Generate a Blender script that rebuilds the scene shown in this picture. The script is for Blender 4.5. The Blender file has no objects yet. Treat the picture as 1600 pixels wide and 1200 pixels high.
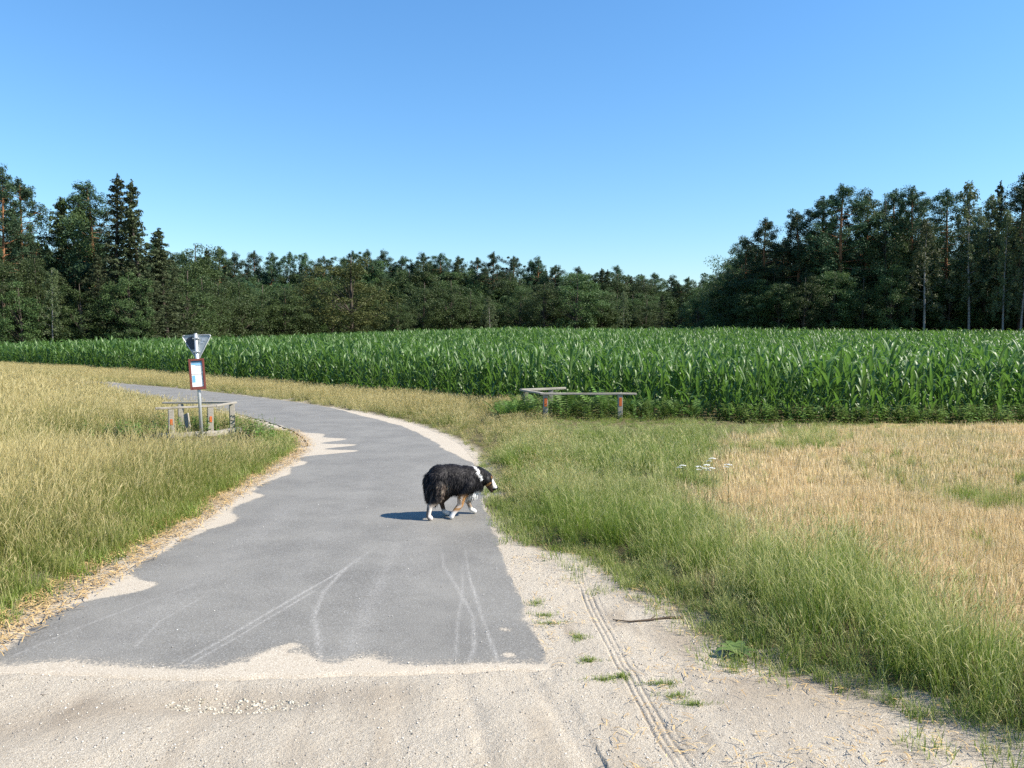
import bpy, bmesh, math, random
import numpy as np
from mathutils import Vector, Matrix

R = math.radians
random.seed(11)
rng = np.random.default_rng(11)
scene = bpy.context.scene
COL = scene.collection

# ------------------------------------------------------------------ camera, sky, sun, exposure
cam_d = bpy.data.cameras.new('camera')
cam = bpy.data.objects.new('camera', cam_d); COL.objects.link(cam)
cam.location = (0, 0, 1.7)
cam.rotation_euler = (R(90 - 2.86), 0, 0)
cam_d.sensor_width = 36.0
cam_d.lens = 27.05
cam_d.clip_start = 0.05
cam_d.clip_end = 5000
scene.camera = cam

SUN_EL = R(43)
SUN_AZ = R(101)                     # clockwise from +Y: from the right, a touch behind the camera
world = bpy.data.worlds.new('World'); scene.world = world
world.use_nodes = True
wn = world.node_tree.nodes; wl = world.node_tree.links
wn.clear()
w_out = wn.new('ShaderNodeOutputWorld'); w_bg = wn.new('ShaderNodeBackground'); w_sky = wn.new('ShaderNodeTexSky')
w_sky.sky_type = 'NISHITA'
w_sky.sun_disc = False
w_sky.sun_elevation = SUN_EL
w_sky.sun_rotation = SUN_AZ
w_sky.altitude = 0
w_sky.air_density = 1.5
w_sky.dust_density = 0.0
w_sky.ozone_density = 10.0
w_bg.inputs['Strength'].default_value = 0.105
w_hs = wn.new('ShaderNodeHueSaturation'); w_hs.inputs['Saturation'].default_value = 1.08
wl.new(w_sky.outputs[0], w_hs.inputs['Color']); wl.new(w_hs.outputs[0], w_bg.inputs[0]); wl.new(w_bg.outputs[0], w_out.inputs[0])

sun_d = bpy.data.lights.new('sun', 'SUN')
sun_d.energy = 5.0
sun_d.angle = R(0.53)
sun_d.color = (1.0, 0.93, 0.81)
sun = bpy.data.objects.new('sun', sun_d); COL.objects.link(sun)
sdir = Vector((math.cos(SUN_EL) * math.sin(SUN_AZ), math.cos(SUN_EL) * math.cos(SUN_AZ), math.sin(SUN_EL)))
sun.rotation_euler = sdir.to_track_quat('Z', 'Y').to_euler()
sun.location = (30, -5, 40)

scene.view_settings.view_transform = 'Standard'
scene.view_settings.look = 'None'
scene.view_settings.exposure = 0.95
scene.view_settings.gamma = 1.0
scene.view_settings.use_curve_mapping = False
scene.render.engine = 'CYCLES'
scene.cycles.max_bounces = 6
scene.cycles.diffuse_bounces = 3
scene.cycles.glossy_bounces = 2
scene.cycles.transmission_bounces = 4
scene.cycles.transparent_max_bounces = 6
scene.cycles.use_denoising = False

# ------------------------------------------------------------------ helpers
def tag(o, label=None, cat=None, group=None, kind=None):
    if label: o['label'] = label
    if cat: o['category'] = cat
    if group: o['group'] = group
    if kind: o['kind'] = kind
    return o

def npmesh(name, V, F, mat=None, attrs=None, smooth=False):
    """V (n,3); F: list of (m,k) int arrays, or one array."""
    if isinstance(F, np.ndarray): F = [F]
    V = np.asarray(V, dtype=np.float32)
    me = bpy.data.meshes.new(name)
    me.vertices.add(len(V)); me.vertices.foreach_set('co', V.ravel())
    idx = np.concatenate([f.ravel() for f in F]).astype(np.int32)
    cnt = np.concatenate([np.full(len(f), f.shape[1], dtype=np.int32) for f in F])
    st = np.concatenate([[0], np.cumsum(cnt)[:-1]]).astype(np.int32)
    me.loops.add(len(idx)); me.loops.foreach_set('vertex_index', idx)
    me.polygons.add(len(cnt)); me.polygons.foreach_set('loop_start', st)
    me.polygons.foreach_set('loop_total', cnt)
    if smooth: me.polygons.foreach_set('use_smooth', np.ones(len(cnt), dtype=bool))
    me.update(calc_edges=True); me.validate()
    if attrs:
        for k, a in attrs.items():
            a = np.asarray(a, dtype=np.float32)
            if a.ndim == 1:
                at = me.attributes.new(k, 'FLOAT', 'POINT'); at.data.foreach_set('value', a)
            else:
                at = me.attributes.new(k, 'FLOAT_COLOR', 'POINT')
                c = np.ones((len(a), 4), dtype=np.float32); c[:, :3] = a
                at.data.foreach_set('color', c.ravel())
    if mat: me.materials.append(mat)
    return me

def link(name, me, parent=None, loc=None, rot=None, scl=None):
    o = bpy.data.objects.new(name, me); COL.objects.link(o)
    if parent is not None: o.parent = parent
    if loc is not None: o.location = loc
    if rot is not None: o.rotation_euler = rot
    if scl is not None: o.scale = scl if hasattr(scl, '__len__') else (scl,) * 3
    return o

def empty(name, loc=(0, 0, 0), rz=0.0):
    o = bpy.data.objects.new(name, None); COL.objects.link(o)
    o.empty_display_size = 0.1
    o.location = loc; o.rotation_euler = (0, 0, rz)
    return o

class MB:
    """collects geometry for one mesh"""
    def __init__(s): s.V = []; s.F3 = []; s.F4 = []; s.n = 0; s.A = []
    def add(s, V, F, a=None):
        V = np.asarray(V, dtype=float); F = np.asarray(F, dtype=int) + s.n
        (s.F3 if F.shape[1] == 3 else s.F4).append(F)
        s.V.append(V); s.n += len(V)
        s.A.append(np.zeros((len(V), 3)) if a is None else np.asarray(a, dtype=float))
    def mesh(s, name, mat, smooth=False, attr=None):
        F = []
        if s.F3: F.append(np.concatenate(s.F3))
        if s.F4: F.append(np.concatenate(s.F4))
        return npmesh(name, np.concatenate(s.V), F, mat, {attr: np.concatenate(s.A)} if attr else None, smooth)
    def tube(s, pts, rad, n=6, a=None, cap=True):
        pts = np.asarray(pts, dtype=float); k = len(pts)
        rad = np.full(k, rad) if np.isscalar(rad) else np.asarray(rad, dtype=float)
        V = []
        for i in range(k):
            t = pts[min(i + 1, k - 1)] - pts[max(i - 1, 0)]
            t = t / (np.linalg.norm(t) + 1e-9)
            up = np.array([0, 0, 1.0]) if abs(t[2]) < 0.9 else np.array([1.0, 0, 0])
            u = np.cross(up, t); u /= np.linalg.norm(u); v = np.cross(t, u)
            an = np.arange(n) / n * 2 * math.pi
            V.append(pts[i] + rad[i] * (np.cos(an)[:, None] * u + np.sin(an)[:, None] * v))
        V = np.concatenate(V); F = []
        for i in range(k - 1):
            for j in range(n):
                F.append((i * n + j, i * n + (j + 1) % n, (i + 1) * n + (j + 1) % n, (i + 1) * n + j))
        s.add(V, F, None if a is None else np.tile(a, (len(V), 1)))
        if cap:
            base = s.n - len(V)
            s.F3.append(np.array([(base + (k - 1) * n, base + (k - 1) * n + j, base + (k - 1) * n + j + 1) for j in range(1, n - 1)]))
            s.F3.append(np.array([(base, base + j + 1, base + j) for j in range(1, n - 1)]))

def beam(p0, p1, w, h, bev=0.008, roll=0.0, jit=0.0):
    """bevelled bar from p0 to p1 with cross-section w x h, slightly uneven"""
    p0 = Vector(p0); p1 = Vector(p1); d = p1 - p0; L = d.length
    bm = bmesh.new(); bmesh.ops.create_cube(bm, size=1.0)
    for v in bm.verts: v.co = Vector((v.co.x * L, v.co.y * w, v.co.z * h))
    long = [e for e in bm.edges if abs(e.verts[0].co.x - e.verts[1].co.x) > L * .5]
    bmesh.ops.subdivide_edges(bm, edges=long, cuts=5)
    for v in bm.verts:
        v.co.y += random.uniform(-jit, jit); v.co.z += random.uniform(-jit, jit)
    bmesh.ops.bevel(bm, geom=[e for e in bm.edges if e.calc_face_angle(0) > 0.6], offset=bev, segments=2, profile=.6, affect='EDGES')
    M = d.to_track_quat('X', 'Z').to_matrix().to_4x4() @ Matrix.Rotation(roll, 4, 'X')
    M.translation = (p0 + p1) / 2
    bmesh.ops.transform(bm, matrix=M, verts=bm.verts)
    me = bpy.data.meshes.new('beam'); bm.to_mesh(me); bm.free()
    return me

# numpy noise
def _h(ix, iy, seed):
    n = (ix.astype(np.int64) * 374761393 + iy.astype(np.int64) * 668265263 + seed * 974634777) & 0x7fffffff
    n = ((n ^ (n >> 13)) * 1274126177) & 0x7fffffff
    return ((n ^ (n >> 16)) & 0xffff) / 65535.0
def vnoise(x, y, seed=0):
    x = np.asarray(x, dtype=float); y = np.asarray(y, dtype=float)
    ix = np.floor(x); iy = np.floor(y); fx = x - ix; fy = y - iy
    fx = fx * fx * (3 - 2 * fx); fy = fy * fy * (3 - 2 * fy)
    a = _h(ix, iy, seed); b = _h(ix + 1, iy, seed); c = _h(ix, iy + 1, seed); d = _h(ix + 1, iy + 1, seed)
    return (a * (1 - fx) + b * fx) * (1 - fy) + (c * (1 - fx) + d * fx) * fy
def fbm(x, y, seed=0, o=4):
    s = 0; a = .5
    for i in range(o):
        s = s + a * vnoise(x * 2 ** i, y * 2 ** i, seed + i * 17); a *= .5
    return s / (1 - .5 ** o)
def sstep(a, b, x): t = np.clip((np.asarray(x, dtype=float) - a) / (b - a), 0, 1); return t * t * (3 - 2 * t)
def gauss(x, c, w): return np.exp(-((x - c) / w) ** 2)

# ------------------------------------------------------------------ node materials
class NM:
    def __init__(s, name):
        s.m = bpy.data.materials.new(name); s.m.use_nodes = True
        s.t = s.m.node_tree; s.t.nodes.clear()
        s.out = s.t.nodes.new('ShaderNodeOutputMaterial')
    def n(s, typ, ins=None, **kw):
        nd = s.t.nodes.new(typ)
        for k, v in kw.items(): setattr(nd, k, v)
        for k, v in (ins or {}).items(): s.set(nd.inputs[k], v)
        return nd
    def set(s, sock, v):
        if isinstance(v, bpy.types.NodeSocket): s.t.links.new(v, sock)
        elif isinstance(v, bpy.types.Node): s.t.links.new(v.outputs[0], sock)
        else:
            if sock.type == 'RGBA' and len(v) == 3: v = (*v, 1)
            sock.default_value = v
    def mix(s, f, a, b, mode='MIX'):
        nd = s.t.nodes.new('ShaderNodeMix'); nd.data_type = 'RGBA'; nd.blend_type = mode
        s.set(nd.inputs[0], f); s.set(nd.inputs[6], a); s.set(nd.inputs[7], b)
        return nd.outputs[2]
    def math(s, op, a, b=0.0, clamp=False):
        nd = s.t.nodes.new('ShaderNodeMath'); nd.operation = op; nd.use_clamp = clamp
        s.set(nd.inputs[0], a); s.set(nd.inputs[1], b)
        return nd.outputs[0]
    def attr(s, name, out='Fac', typ='GEOMETRY'):
        nd = s.t.nodes.new('ShaderNodeAttribute'); nd.attribute_name = name; nd.attribute_type = typ
        return nd.outputs[out]
    def noise(s, scale, detail=4, rough=.55, co=None, out='Fac'):
        nd = s.t.nodes.new('ShaderNodeTexNoise'); nd.inputs['Scale'].default_value = scale
        nd.inputs['Detail'].default_value = detail; nd.inputs['Roughness'].default_value = rough
        s.set(nd.inputs['Vector'], co if co is not None else s.pos())
        return nd.outputs[out]
    def pos(s):
        if not hasattr(s, '_p'): s._p = s.t.nodes.new('ShaderNodeNewGeometry').outputs['Position']
        return s._p
    def obj(s):
        if not hasattr(s, '_o'): s._o = s.t.nodes.new('ShaderNodeTexCoord').outputs['Object']
        return s._o
    def rand(s):
        if not hasattr(s, '_r'): s._r = s.t.nodes.new('ShaderNodeObjectInfo').outputs['Random']
        return s._r
    def ramp(s, f, a, b):
        nd = s.t.nodes.new('ShaderNodeMapRange'); nd.interpolation_type = 'SMOOTHSTEP'
        s.set(nd.inputs[0], f); s.set(nd.inputs[1], a); s.set(nd.inputs[2], b)
        return nd.outputs[0]
    def bump(s, hgt, strength=.5, dist=.01):
        nd = s.t.nodes.new('ShaderNodeBump'); nd.inputs['Strength'].default_value = strength
        nd.inputs['Distance'].default_value = dist; s.set(nd.inputs['Height'], hgt)
        return nd.outputs[0]
    def bsdf(s, col, rough=.8, spec=.3, normal=None, metal=0.0, transl=0.0, tcol=None):
        b = s.t.nodes.new('ShaderNodeBsdfPrincipled')
        s.set(b.inputs['Base Color'], col); s.set(b.inputs['Roughness'], rough)
        s.set(b.inputs['Specular IOR Level'], spec); s.set(b.inputs['Metallic'], metal)
        if normal is not None: s.set(b.inputs['Normal'], normal)
        o = b.outputs[0]
        if transl:
            t = s.t.nodes.new('ShaderNodeBsdfTranslucent'); s.set(t.inputs[0], tcol if tcol is not None else col)
            mx = s.t.nodes.new('ShaderNodeMixShader'); mx.inputs[0].default_value = transl
            s.t.links.new(o, mx.inputs[1]); s.t.links.new(t.outputs[0], mx.inputs[2]); o = mx.outputs[0]
        s.t.links.new(o, s.out.inputs[0])
        return s.m

def mat_plain(name, col, rough=.6, spec=.3, metal=0.0, var=.12, scale=30):
    m = NM(name); f = m.noise(scale, 4, co=m.obj())
    c = m.mix(f, tuple(x * (1 - var) for x in col), tuple(min(1, x * (1 + var)) for x in col))
    return m.bsdf(c, rough, spec, metal=metal, normal=m.bump(f, .15, .003))

SAND = (.455, .395, .308)
def mat_ground():
    m = NM('ground_soil')
    dirt = m.attr('dirt'); dark = m.attr('dark'); strawy = m.attr('strawy')
    n1 = m.noise(3.0, 5); n2 = m.noise(160, 3, .7); n3 = m.noise(38, 4)
    sand = m.mix(n1, (.365, .308, .232), SAND)
    sand = m.mix(m.ramp(n2, .45, .72), sand, (.61, .555, .465))
    sand = m.mix(m.math('MULTIPLY', m.ramp(n2, .46, .32), .7), sand, (.19, .155, .12))
    brown = m.mix(n3, (.25, .20, .145), (.37, .31, .235))
    sand = m.mix(dark, sand, brown)
    soil = m.mix(n3, (.07, .06, .03), (.15, .125, .055))
    soil = m.mix(strawy, soil, m.mix(n3, (.25, .17, .08), (.48, .36, .18)))
    col = m.mix(dirt, soil, sand)
    h = m.math('ADD', m.math('MULTIPLY', n2, .8), n3)
    return m.bsdf(col, .95, .15, m.bump(h, .8, .014))
def mat_road():
    m = NM('asphalt')
    sand = m.attr('sand'); pale = m.attr('pale')
    n1 = m.ramp(m.noise(1.3, 6, .7), .3, .7); n2 = m.noise(120, 3, .8); n3 = m.noise(42, 3, .7)
    base = m.mix(n1, (.146, .136, .118), (.206, .193, .167))
    base = m.mix(m.ramp(n2, .50, .72), base, (.33, .325, .31))
    base = m.mix(m.math('MULTIPLY', m.ramp(n2, .42, .28), .7), base, (.075, .074, .072))
    sd = m.mix(m.noise(3.0, 5), (.365, .308, .232), SAND)
    n4 = m.noise(160, 3, .7)
    sd = m.mix(.18, sd, (.30, .25, .185))
    sd = m.mix(m.ramp(n4, .45, .72), sd, (.61, .555, .465))
    sd = m.mix(m.math('MULTIPLY', m.ramp(n4, .46, .32), .7), sd, (.19, .155, .12))
    base = m.mix(m.math('MULTIPLY', pale, m.math('MULTIPLY', m.ramp(m.math('ADD', m.math('MULTIPLY', n3, .6), m.math('MULTIPLY', n2, .4)), .34, .66), 1.25), True), base, (.44, .42, .385))
    gr = m.math('ADD', m.math('MULTIPLY', m.math('SUBTRACT', n3, .5), .7), m.math('MULTIPLY', m.math('SUBTRACT', n2, .5), .9))
    f = m.ramp(m.math('ADD', sand, gr), .36, .64)
    col = m.mix(f, base, sd)
    return m.bsdf(col, m.mix(f, (.72,) * 3, (.95,) * 3), .3, m.bump(m.math('ADD', n2, n3), .5, .006))
def mat_grass(name, g0, g1, d0, d1, transl=.32, tipdry=.55, rough=.55):
    m = NM(name)
    a = m.attr('gc', 'Color'); sp = m.n('ShaderNodeSeparateColor', {0: a})
    h, head, rnd = sp.outputs[0], sp.outputs[1], sp.outputs[2]
    dry = m.attr('dry', 'Fac', 'INSTANCER')
    r = m.math('FRACT', m.math('ADD', rnd, m.math('MULTIPLY', m.rand(), 3.7)))
    green = m.mix(r, g0, g1); hay = m.mix(r, d0, d1)
    f = m.math('ADD', dry, m.math('MULTIPLY', m.math('SUBTRACT', h, .5), tipdry))
    f = m.math('ADD', f, m.math('MULTIPLY', head, .55))
    f = m.math('ADD', f, m.math('MULTIPLY', m.math('SUBTRACT', r, .5), .7), True)
    c = m.mix(f, green, hay)
    return m.bsdf(c, rough, .35, transl=transl)
def mat_leaf(name, c0, c1, rough=.6, spec=.25, transl=.25, var=.55):
    m = NM(name)
    a = m.attr('gc', 'Color'); sp = m.n('ShaderNodeSeparateColor', {0: a})
    f = m.math('ADD', m.math('MULTIPLY', sp.outputs[2], .7), m.math('MULTIPLY', m.rand(), .3), True)
    c = m.mix(f, c0, c1)
    hs = m.n('ShaderNodeHueSaturation', {'Color': c, 'Hue': m.math('ADD', .5 - .012, m.math('MULTIPLY', m.rand(), .045)),
                                         'Value': m.math('ADD', 1 - var / 2, m.math('MULTIPLY', m.rand(), var))})
    return m.bsdf(hs.outputs[0], rough, spec, transl=transl)
def mat_bark(name, lo, hi, top=None, z0=6, z1=12):
    m = NM(name); n = m.noise(6, 5, co=m.obj())
    c = m.mix(n, lo, hi)
    if top:
        sep = m.n('ShaderNodeSeparateXYZ', {0: m.obj()})
        c = m.mix(m.ramp(sep.outputs[2], z0, z1), c, top)
    return m.bsdf(c, .9, .15, m.bump(n, .6, .03))
def mat_birch():
    m = NM('birch_bark'); mp = m.n('ShaderNodeMapping', {'Vector': m.obj(), 'Scale': (3, 3, 9)})
    n = m.noise(1.2, 4, co=mp.outputs[0])
    return m.bsdf(m.mix(m.ramp(n, .52, .66), (.26, .245, .22), (.05, .045, .04)), .7, .2)
def mat_wood():
    m = NM('weathered_wood'); mp = m.n('ShaderNodeMapping', {'Vector': m.obj(), 'Scale': (9, 26, 26)})
    n = m.noise(2.0, 6, .65, co=mp.outputs[0]); n2 = m.noise(5, 3, co=m.obj())
    c = m.mix(n, (.17, .15, .12), (.44, .405, .345)); c = m.mix(m.ramp(n2, .55, .8), c, (.17, .15, .10))
    return m.bsdf(c, .9, .15, m.bump(n, .5, .008))
def mat_concrete():
    m = NM('weathered_concrete'); n = m.noise(14, 6, .65, co=m.obj())
    return m.bsdf(m.mix(m.ramp(n, .3, .7), (.17, .15, .125), (.34, .31, .26)), .92, .15, m.bump(n, .5, .01))
def mat_vcol(name, rough=.6, spec=.4):
    m = NM(name); return m.bsdf(m.attr('col', 'Color'), rough, spec)
def mat_corn():
    m = NM('maize_leaf')
    a = m.attr('gc', 'Color'); sp = m.n('ShaderNodeSeparateColor', {0: a})
    f = m.math('ADD', m.math('MULTIPLY', sp.outputs[2], .6), m.math('MULTIPLY', m.rand(), .4), True)
    c = m.mix(f, (.030, .090, .020), (.108, .200, .042))
    c = m.mix(m.math('MULTIPLY', sp.outputs[1], .45), c, (.22, .31, .11))
    return m.bsdf(c, .44, .48, transl=.36, tcol=m.mix(.5, c, (.15, .33, .03)))
M_GROUND = mat_ground(); M_ROAD = mat_road()
M_GREEN = mat_grass('verge_grass', (.105, .185, .018), (.26, .335, .052), (.46, .45, .17), (.72, .67, .35), .44)
M_HAY = mat_grass('meadow_grass', (.12, .17, .026), (.27, .29, .06), (.46, .385, .155), (.72, .62, .33), .40)
M_STUB = mat_grass('stubble', (.15, .22, .035), (.26, .32, .065), (.54, .385, .185), (.86, .71, .44), .3, .2)
M_CORN = mat_corn()
M_PINE = mat_leaf('pine_needles', (.026, .054, .026), (.078, .122, .056), .6, .2, .12)
M_SPRUCE = mat_leaf('spruce_needles', (.030, .044, .020), (.086, .098, .044), .65, .15, .1)
M_OAK = mat_leaf('oak_leaves', (.036, .066, .020), (.108, .145, .044), .55, .3, .25)
M_OAKB = mat_leaf('brownish_oak_leaves', (.056, .074, .020), (.138, .140, .046), .6, .2, .25)
M_BIRCH = mat_leaf('birch_leaves', (.066, .096, .034), (.15, .17, .075), .55, .3, .3)
M_WEED = mat_leaf('weed_leaf', (.065, .115, .020), (.19, .25, .055), .6, .2, .3)
M_BRAC = mat_leaf('bracken_leaf', (.060, .115, .020), (.16, .23, .045), .55, .25, .3)
M_BARK = mat_bark('dark_bark', (.045, .036, .028), (.12, .10, .08))
M_PBARK = mat_bark('pine_bark', (.07, .05, .038), (.16, .12, .09), (.26, .13, .065), 5, 11)
M_BBARK = mat_birch()
M_WOOD = mat_wood(); M_CONC = mat_concrete()

# ------------------------------------------------------------------ terrain and road geometry
RIGHT_EDGE = np.array([(.62, 1.5), (.22, 3.89), (.06, 5.1), (-.11, 6.52), (-.29, 8.11), (-.47, 10.4), (-.82, 12.7), (-1.36, 14.55),
                       (-2.25, 16.7), (-3.85, 19.4), (-6.4, 22.9), (-9.5, 26.4), (-12.9, 29.7), (-16.6, 32.8), (-22, 36.8), (-30, 42.2), (-45, 51.5), (-70, 66)])
HW = 1.50
def resample(P, n):
    # Catmull-Rom then even spacing
    out = []
    for i in range(len(P) - 1):
        p0, p1, p2, p3 = P[max(i - 1, 0)], P[i], P[i + 1], P[min(i + 2, len(P) - 1)]
        for t in np.linspace(0, 1, 24, endpoint=False):
            out.append(.5 * ((2 * p1) + (-p0 + p2) * t + (2 * p0 - 5 * p1 + 4 * p2 - p3) * t ** 2 + (-p0 + 3 * p1 - 3 * p2 + p3) * t ** 3))
    out.append(P[-1]); out = np.array(out)
    return out
RE = resample(RIGHT_EDGE, 0)
for _ in range(30):
    RE[1:-1] = .25 * RE[:-2] + .5 * RE[1:-1] + .25 * RE[2:]
tan = np.gradient(RE, axis=0); tan /= np.linalg.norm(tan, axis=1)[:, None]
left_n = np.stack([-tan[:, 1], tan[:, 0]], 1)
HALF = np.interp(RE[:, 1], [3.5, 4.6, 5.8, 7.5, 9, 11, 13.6, 15, 19, 24], [1.54, 1.52, 1.45, 1.38, 1.37, 1.33, 1.24, 1.25, 1.32, 1.35])
CEN = RE + left_n * HALF[:, None]
CS = np.concatenate([[0], np.cumsum(np.linalg.norm(np.diff(CEN, axis=0), axis=1))])
def road_coord(x, y):
    """lateral offset t (negative on the left of the road)"""
    x = np.asarray(x, dtype=float); y = np.asarray(y, dtype=float)
    best = np.full(x.shape, 1e9); bt = np.zeros(x.shape)
    C = CEN[::4]; HF = HALF[::4]; hb = np.full(x.shape, HW)
    for i in range(len(C) - 1):
        a, b = C[i], C[i + 1]; d = b - a; L2 = d @ d
        u = np.clip(((x - a[0]) * d[0] + (y - a[1]) * d[1]) / L2, 0, 1)
        dx = x - (a[0] + u * d[0]); dy = y - (a[1] + u * d[1]); q = dx * dx + dy * dy
        mkk = q < best
        sgn = np.sign(d[0] * dy - d[1] * dx)
        bt = np.where(mkk, -sgn * np.sqrt(q), bt); hb = np.where(mkk, HF[i] * (1 - u) + HF[i + 1] * u, hb); best = np.where(mkk, q, best)
    return bt + np.sign(bt) * (HW - hb)
def rise(x, y):
    return 2.4 * sstep(23, 112, y) * (.12 + .88 * sstep(-55, 0, x))
VERGE = np.array([(2.25, 2.4), (1.95, 3.0), (1.76, 3.45), (1.45, 3.78), (1.22, 4.1), (1.05, 4.79), (.70, 5.55), (.62, 6.1), (.02, 6.55), (-.2, 7.6), (-.5, 8.6)])
def verge_x(y): return np.interp(y, VERGE[:, 1], VERGE[:, 0])
def end_y(x): return 3.87 + .05 * np.sin(x * 1.7 + 1) + .05 * (fbm(x * 6, x * 0 + 3.3, 5) - .5)
POT = (-1.29, 3.54)
def track_x(y): return np.interp(y, [2.6, 3.2, 4.0, 4.9, 5.95, 6.5], [.74, .66, .60, .535, .52, .52])
def ground_z(x, y, t=None):
    x = np.asarray(x, dtype=float); y = np.asarray(y, dtype=float)
    if t is None: t = road_coord(x, y)
    z = rise(x, y)
    near = (y < 60) & (np.abs(x) < 60)
    inroad = 1 - sstep(HW - .10, HW - .02, np.abs(t))
    apron = sstep(.0, .05, end_y(x) - y)
    lift = sstep(-.05, .05, end_y(x) - y)
    z = z - .05 * inroad * (1 - lift) * near + .004
    z = z + lift * (.028 + .02 * sstep(0, 1.2, end_y(x) - y))
    und = (fbm(x * 2.2, y * 2.2, 9) - .5) * .05 + (fbm(x * 14, y * 14, 21, 3) - .5) * .010
    z = z + und * near * np.where(np.abs(t) < HW, apron, sstep(HW, HW + .3, np.abs(t)))
    # verge banks
    z = z + .07 * sstep(.0, .7, x - verge_x(y)) * (t > HW) * near
    z = z + .10 * sstep(HW + .2, HW + 1.6, -t) * near * (.0 + sstep(1.0, 2.4, np.hypot((x + 5.8) / 1.3, (y - 13.2) / 1.9)))
    # pothole
    q = ((x - POT[0]) / .36) ** 2 + ((y - POT[1]) / .13) ** 2
    z = z - .035 * np.exp(-q ** 1.5)
    # tyre grooves on the sandy shoulder
    fade = sstep(2.6, 3.0, y) * (1 - sstep(5.4, 6.2, y)) * (.25 + .75 * sstep(.25, .6, vnoise(x * 3, y * 3.1, 4)))
    for k, dx in enumerate((-.050, -.020, .012, .048)):
        z = z - .0085 * (1.0, .8, .9, .35)[k] * fade * np.exp(-((x - track_x(y) - dx) / .0055) ** 2)
    # ruts running out of the apron
    for x0, sl, w in ((-.55, .12, .05), (-.25, .2, .035), (-1.9, -.5, .05), (.1, .25, .03)):
        xx = x0 + sl * (3.8 - y)
        z = z - .007 * np.exp(-((x - xx) / w) ** 2) * apron
    return z

def steps(*segs):
    out = []
    for a, b, d in segs: out.append(np.arange(a, b - 1e-6, d))
    out.append([segs[-1][1]]); return np.concatenate(out)
xs = steps((-900, -60, 60), (-60, -9, 3), (-9, -3.4, .2), (-3.4, -.2, .035), (-.2, .35, .02), (.35, .85, .0045), (.85, 2.6, .03), (2.6, 9, .2), (9, 60, 3), (60, 900, 60))
ys = steps((-60, -4, 8), (-4, 2.5, .5), (2.5, 4.6, .022), (4.6, 8.2, .06), (8.2, 20, .2), (20, 60, 1), (60, 200, 5), (200, 1500, 65))
GX, GY = np.meshgrid(xs, ys); gx = GX.ravel(); gy = GY.ravel()
gt = road_coord(gx, gy)
gz = ground_z(gx, gy, gt)
nx, ny = len(xs), len(ys)
ii = (np.arange(ny - 1)[:, None] * nx + np.arange(nx - 1)[None, :]).ravel()
GF = np.stack([ii, ii + 1, ii + nx + 1, ii + nx], 1)
wob = (fbm(gx * 3, gy * 3, 31) - .5) * .45
dirt = ((gy < 4.2) & (gx < verge_x(gy) + .3)).astype(float)
dirt = np.maximum(dirt, 1 - sstep(-.12, .22, gx - verge_x(gy) + wob) )
dirt = np.where(gt < -HW, 1 - sstep(HW + .05, HW + .5, -gt + wob), dirt)
dirt = np.where((gy > 8.4) & (gt > HW), 1 - sstep(HW + .05, HW + .35, gt + wob * .6), dirt)
streak = fbm(gx * 7 + .8 * (gy - 3.4), gy * 1.1, 41)
darkm = .45 * sstep(.46, .72, streak) * (gy < 4.1)
darkm = darkm + .55 * np.exp(-(((gx - POT[0]) / .42) ** 2 + ((gy - POT[1]) / .15) ** 2))
darkm = darkm + .75 * gauss(gx - .9 * (gy - 3.4), -2.0, .33) * (gy < 3.9) * gauss(gy, 3.4, .34) * (.6 + .6 * fbm(gx * 5, gy * 9, 42))
darkm = darkm + .6 * gauss(gx, -.60, .20) * (gy < 3.85) * sstep(3.0, 3.65, gy) + .5 * gauss(gx, -1.0, .45) * gauss(gy, 3.66, .10)
darkm = np.maximum(darkm, .9 * sstep(.05, .4, gx - track_x(gy) - .05) * sstep(2.9, 3.9, gy) * sstep(.36, .60, fbm(gx * 4, gy * 4, 43)))
darkm = np.maximum(darkm, .7 * sstep(.55, .7, fbm(gx * 3 + 8, gy * 2, 44)) * (gx > .15) * (gy > 4.3))
darkm = np.clip(darkm, 0, 1) * np.where(gx < .3, sstep(-.05, .4, end_y(gx) - gy), 1)
def stub_x(y): return np.interp(y, [3, 3.47, 3.8, 4.7, 5.8, 7, 8.4, 10.2, 12.7, 15.2, 16.5], [2.75, 2.55, 2.35, 2.1, 1.85, 1.75, 1.95, 2.5, 3.3, 5.5, 9])
strawy = sstep(-.2, .9, gx - stub_x(gy) + wob * 2) * (gy < 17)
ground = link('ground', npmesh('ground', np.stack([gx, gy, gz], 1), GF, M_GROUND, dict(dirt=dirt, dark=darkm, strawy=strawy), True))
tag(ground, 'sandy track and field soil', kind='structure')

# road sheet
ss = []; s = 0.0
while s < CS[-1] - 1:
    p = np.interp(s, CS, CEN[:, 1])
    ss.append(s); s += .03 if p < 7 else .06 if p < 16 else .3 if p < 30 else 1.0
ss = np.array(ss)
cx = np.interp(ss, CS, CEN[:, 0]); cy = np.interp(ss, CS, CEN[:, 1])
nxn = np.interp(ss, CS, left_n[:, 0]); nyn = np.interp(ss, CS, left_n[:, 1])
tt = np.linspace(-HW, HW, 217)
keep = cy > 3.45
ss, cx, cy, nxn, nyn = ss[keep], cx[keep], cy[keep], nxn[keep], nyn[keep]
edge = np.zeros((len(ss), len(tt)))
edge[:, 0] = (fbm(ss * 5, ss * 0, 3) - .5) * .06; edge[:, -1] = (fbm(ss * 5, ss * 0 + 9, 3) - .5) * .06
T = (tt[None, :] / HW) * np.interp(ss, CS, HALF)[:, None] + edge
rx = (cx[:, None] - nxn[:, None] * T).ravel(); ry = (cy[:, None] - nyn[:, None] * T).ravel()
rt = np.tile(tt, len(ss)); rs = np.repeat(cy, len(tt))
rz = rise(rx, ry) + .010 + .012 * (1 - (rt / HW) ** 2) + (fbm(rx * 1.5, ry * 1.5, 77) - .5) * .006
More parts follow.
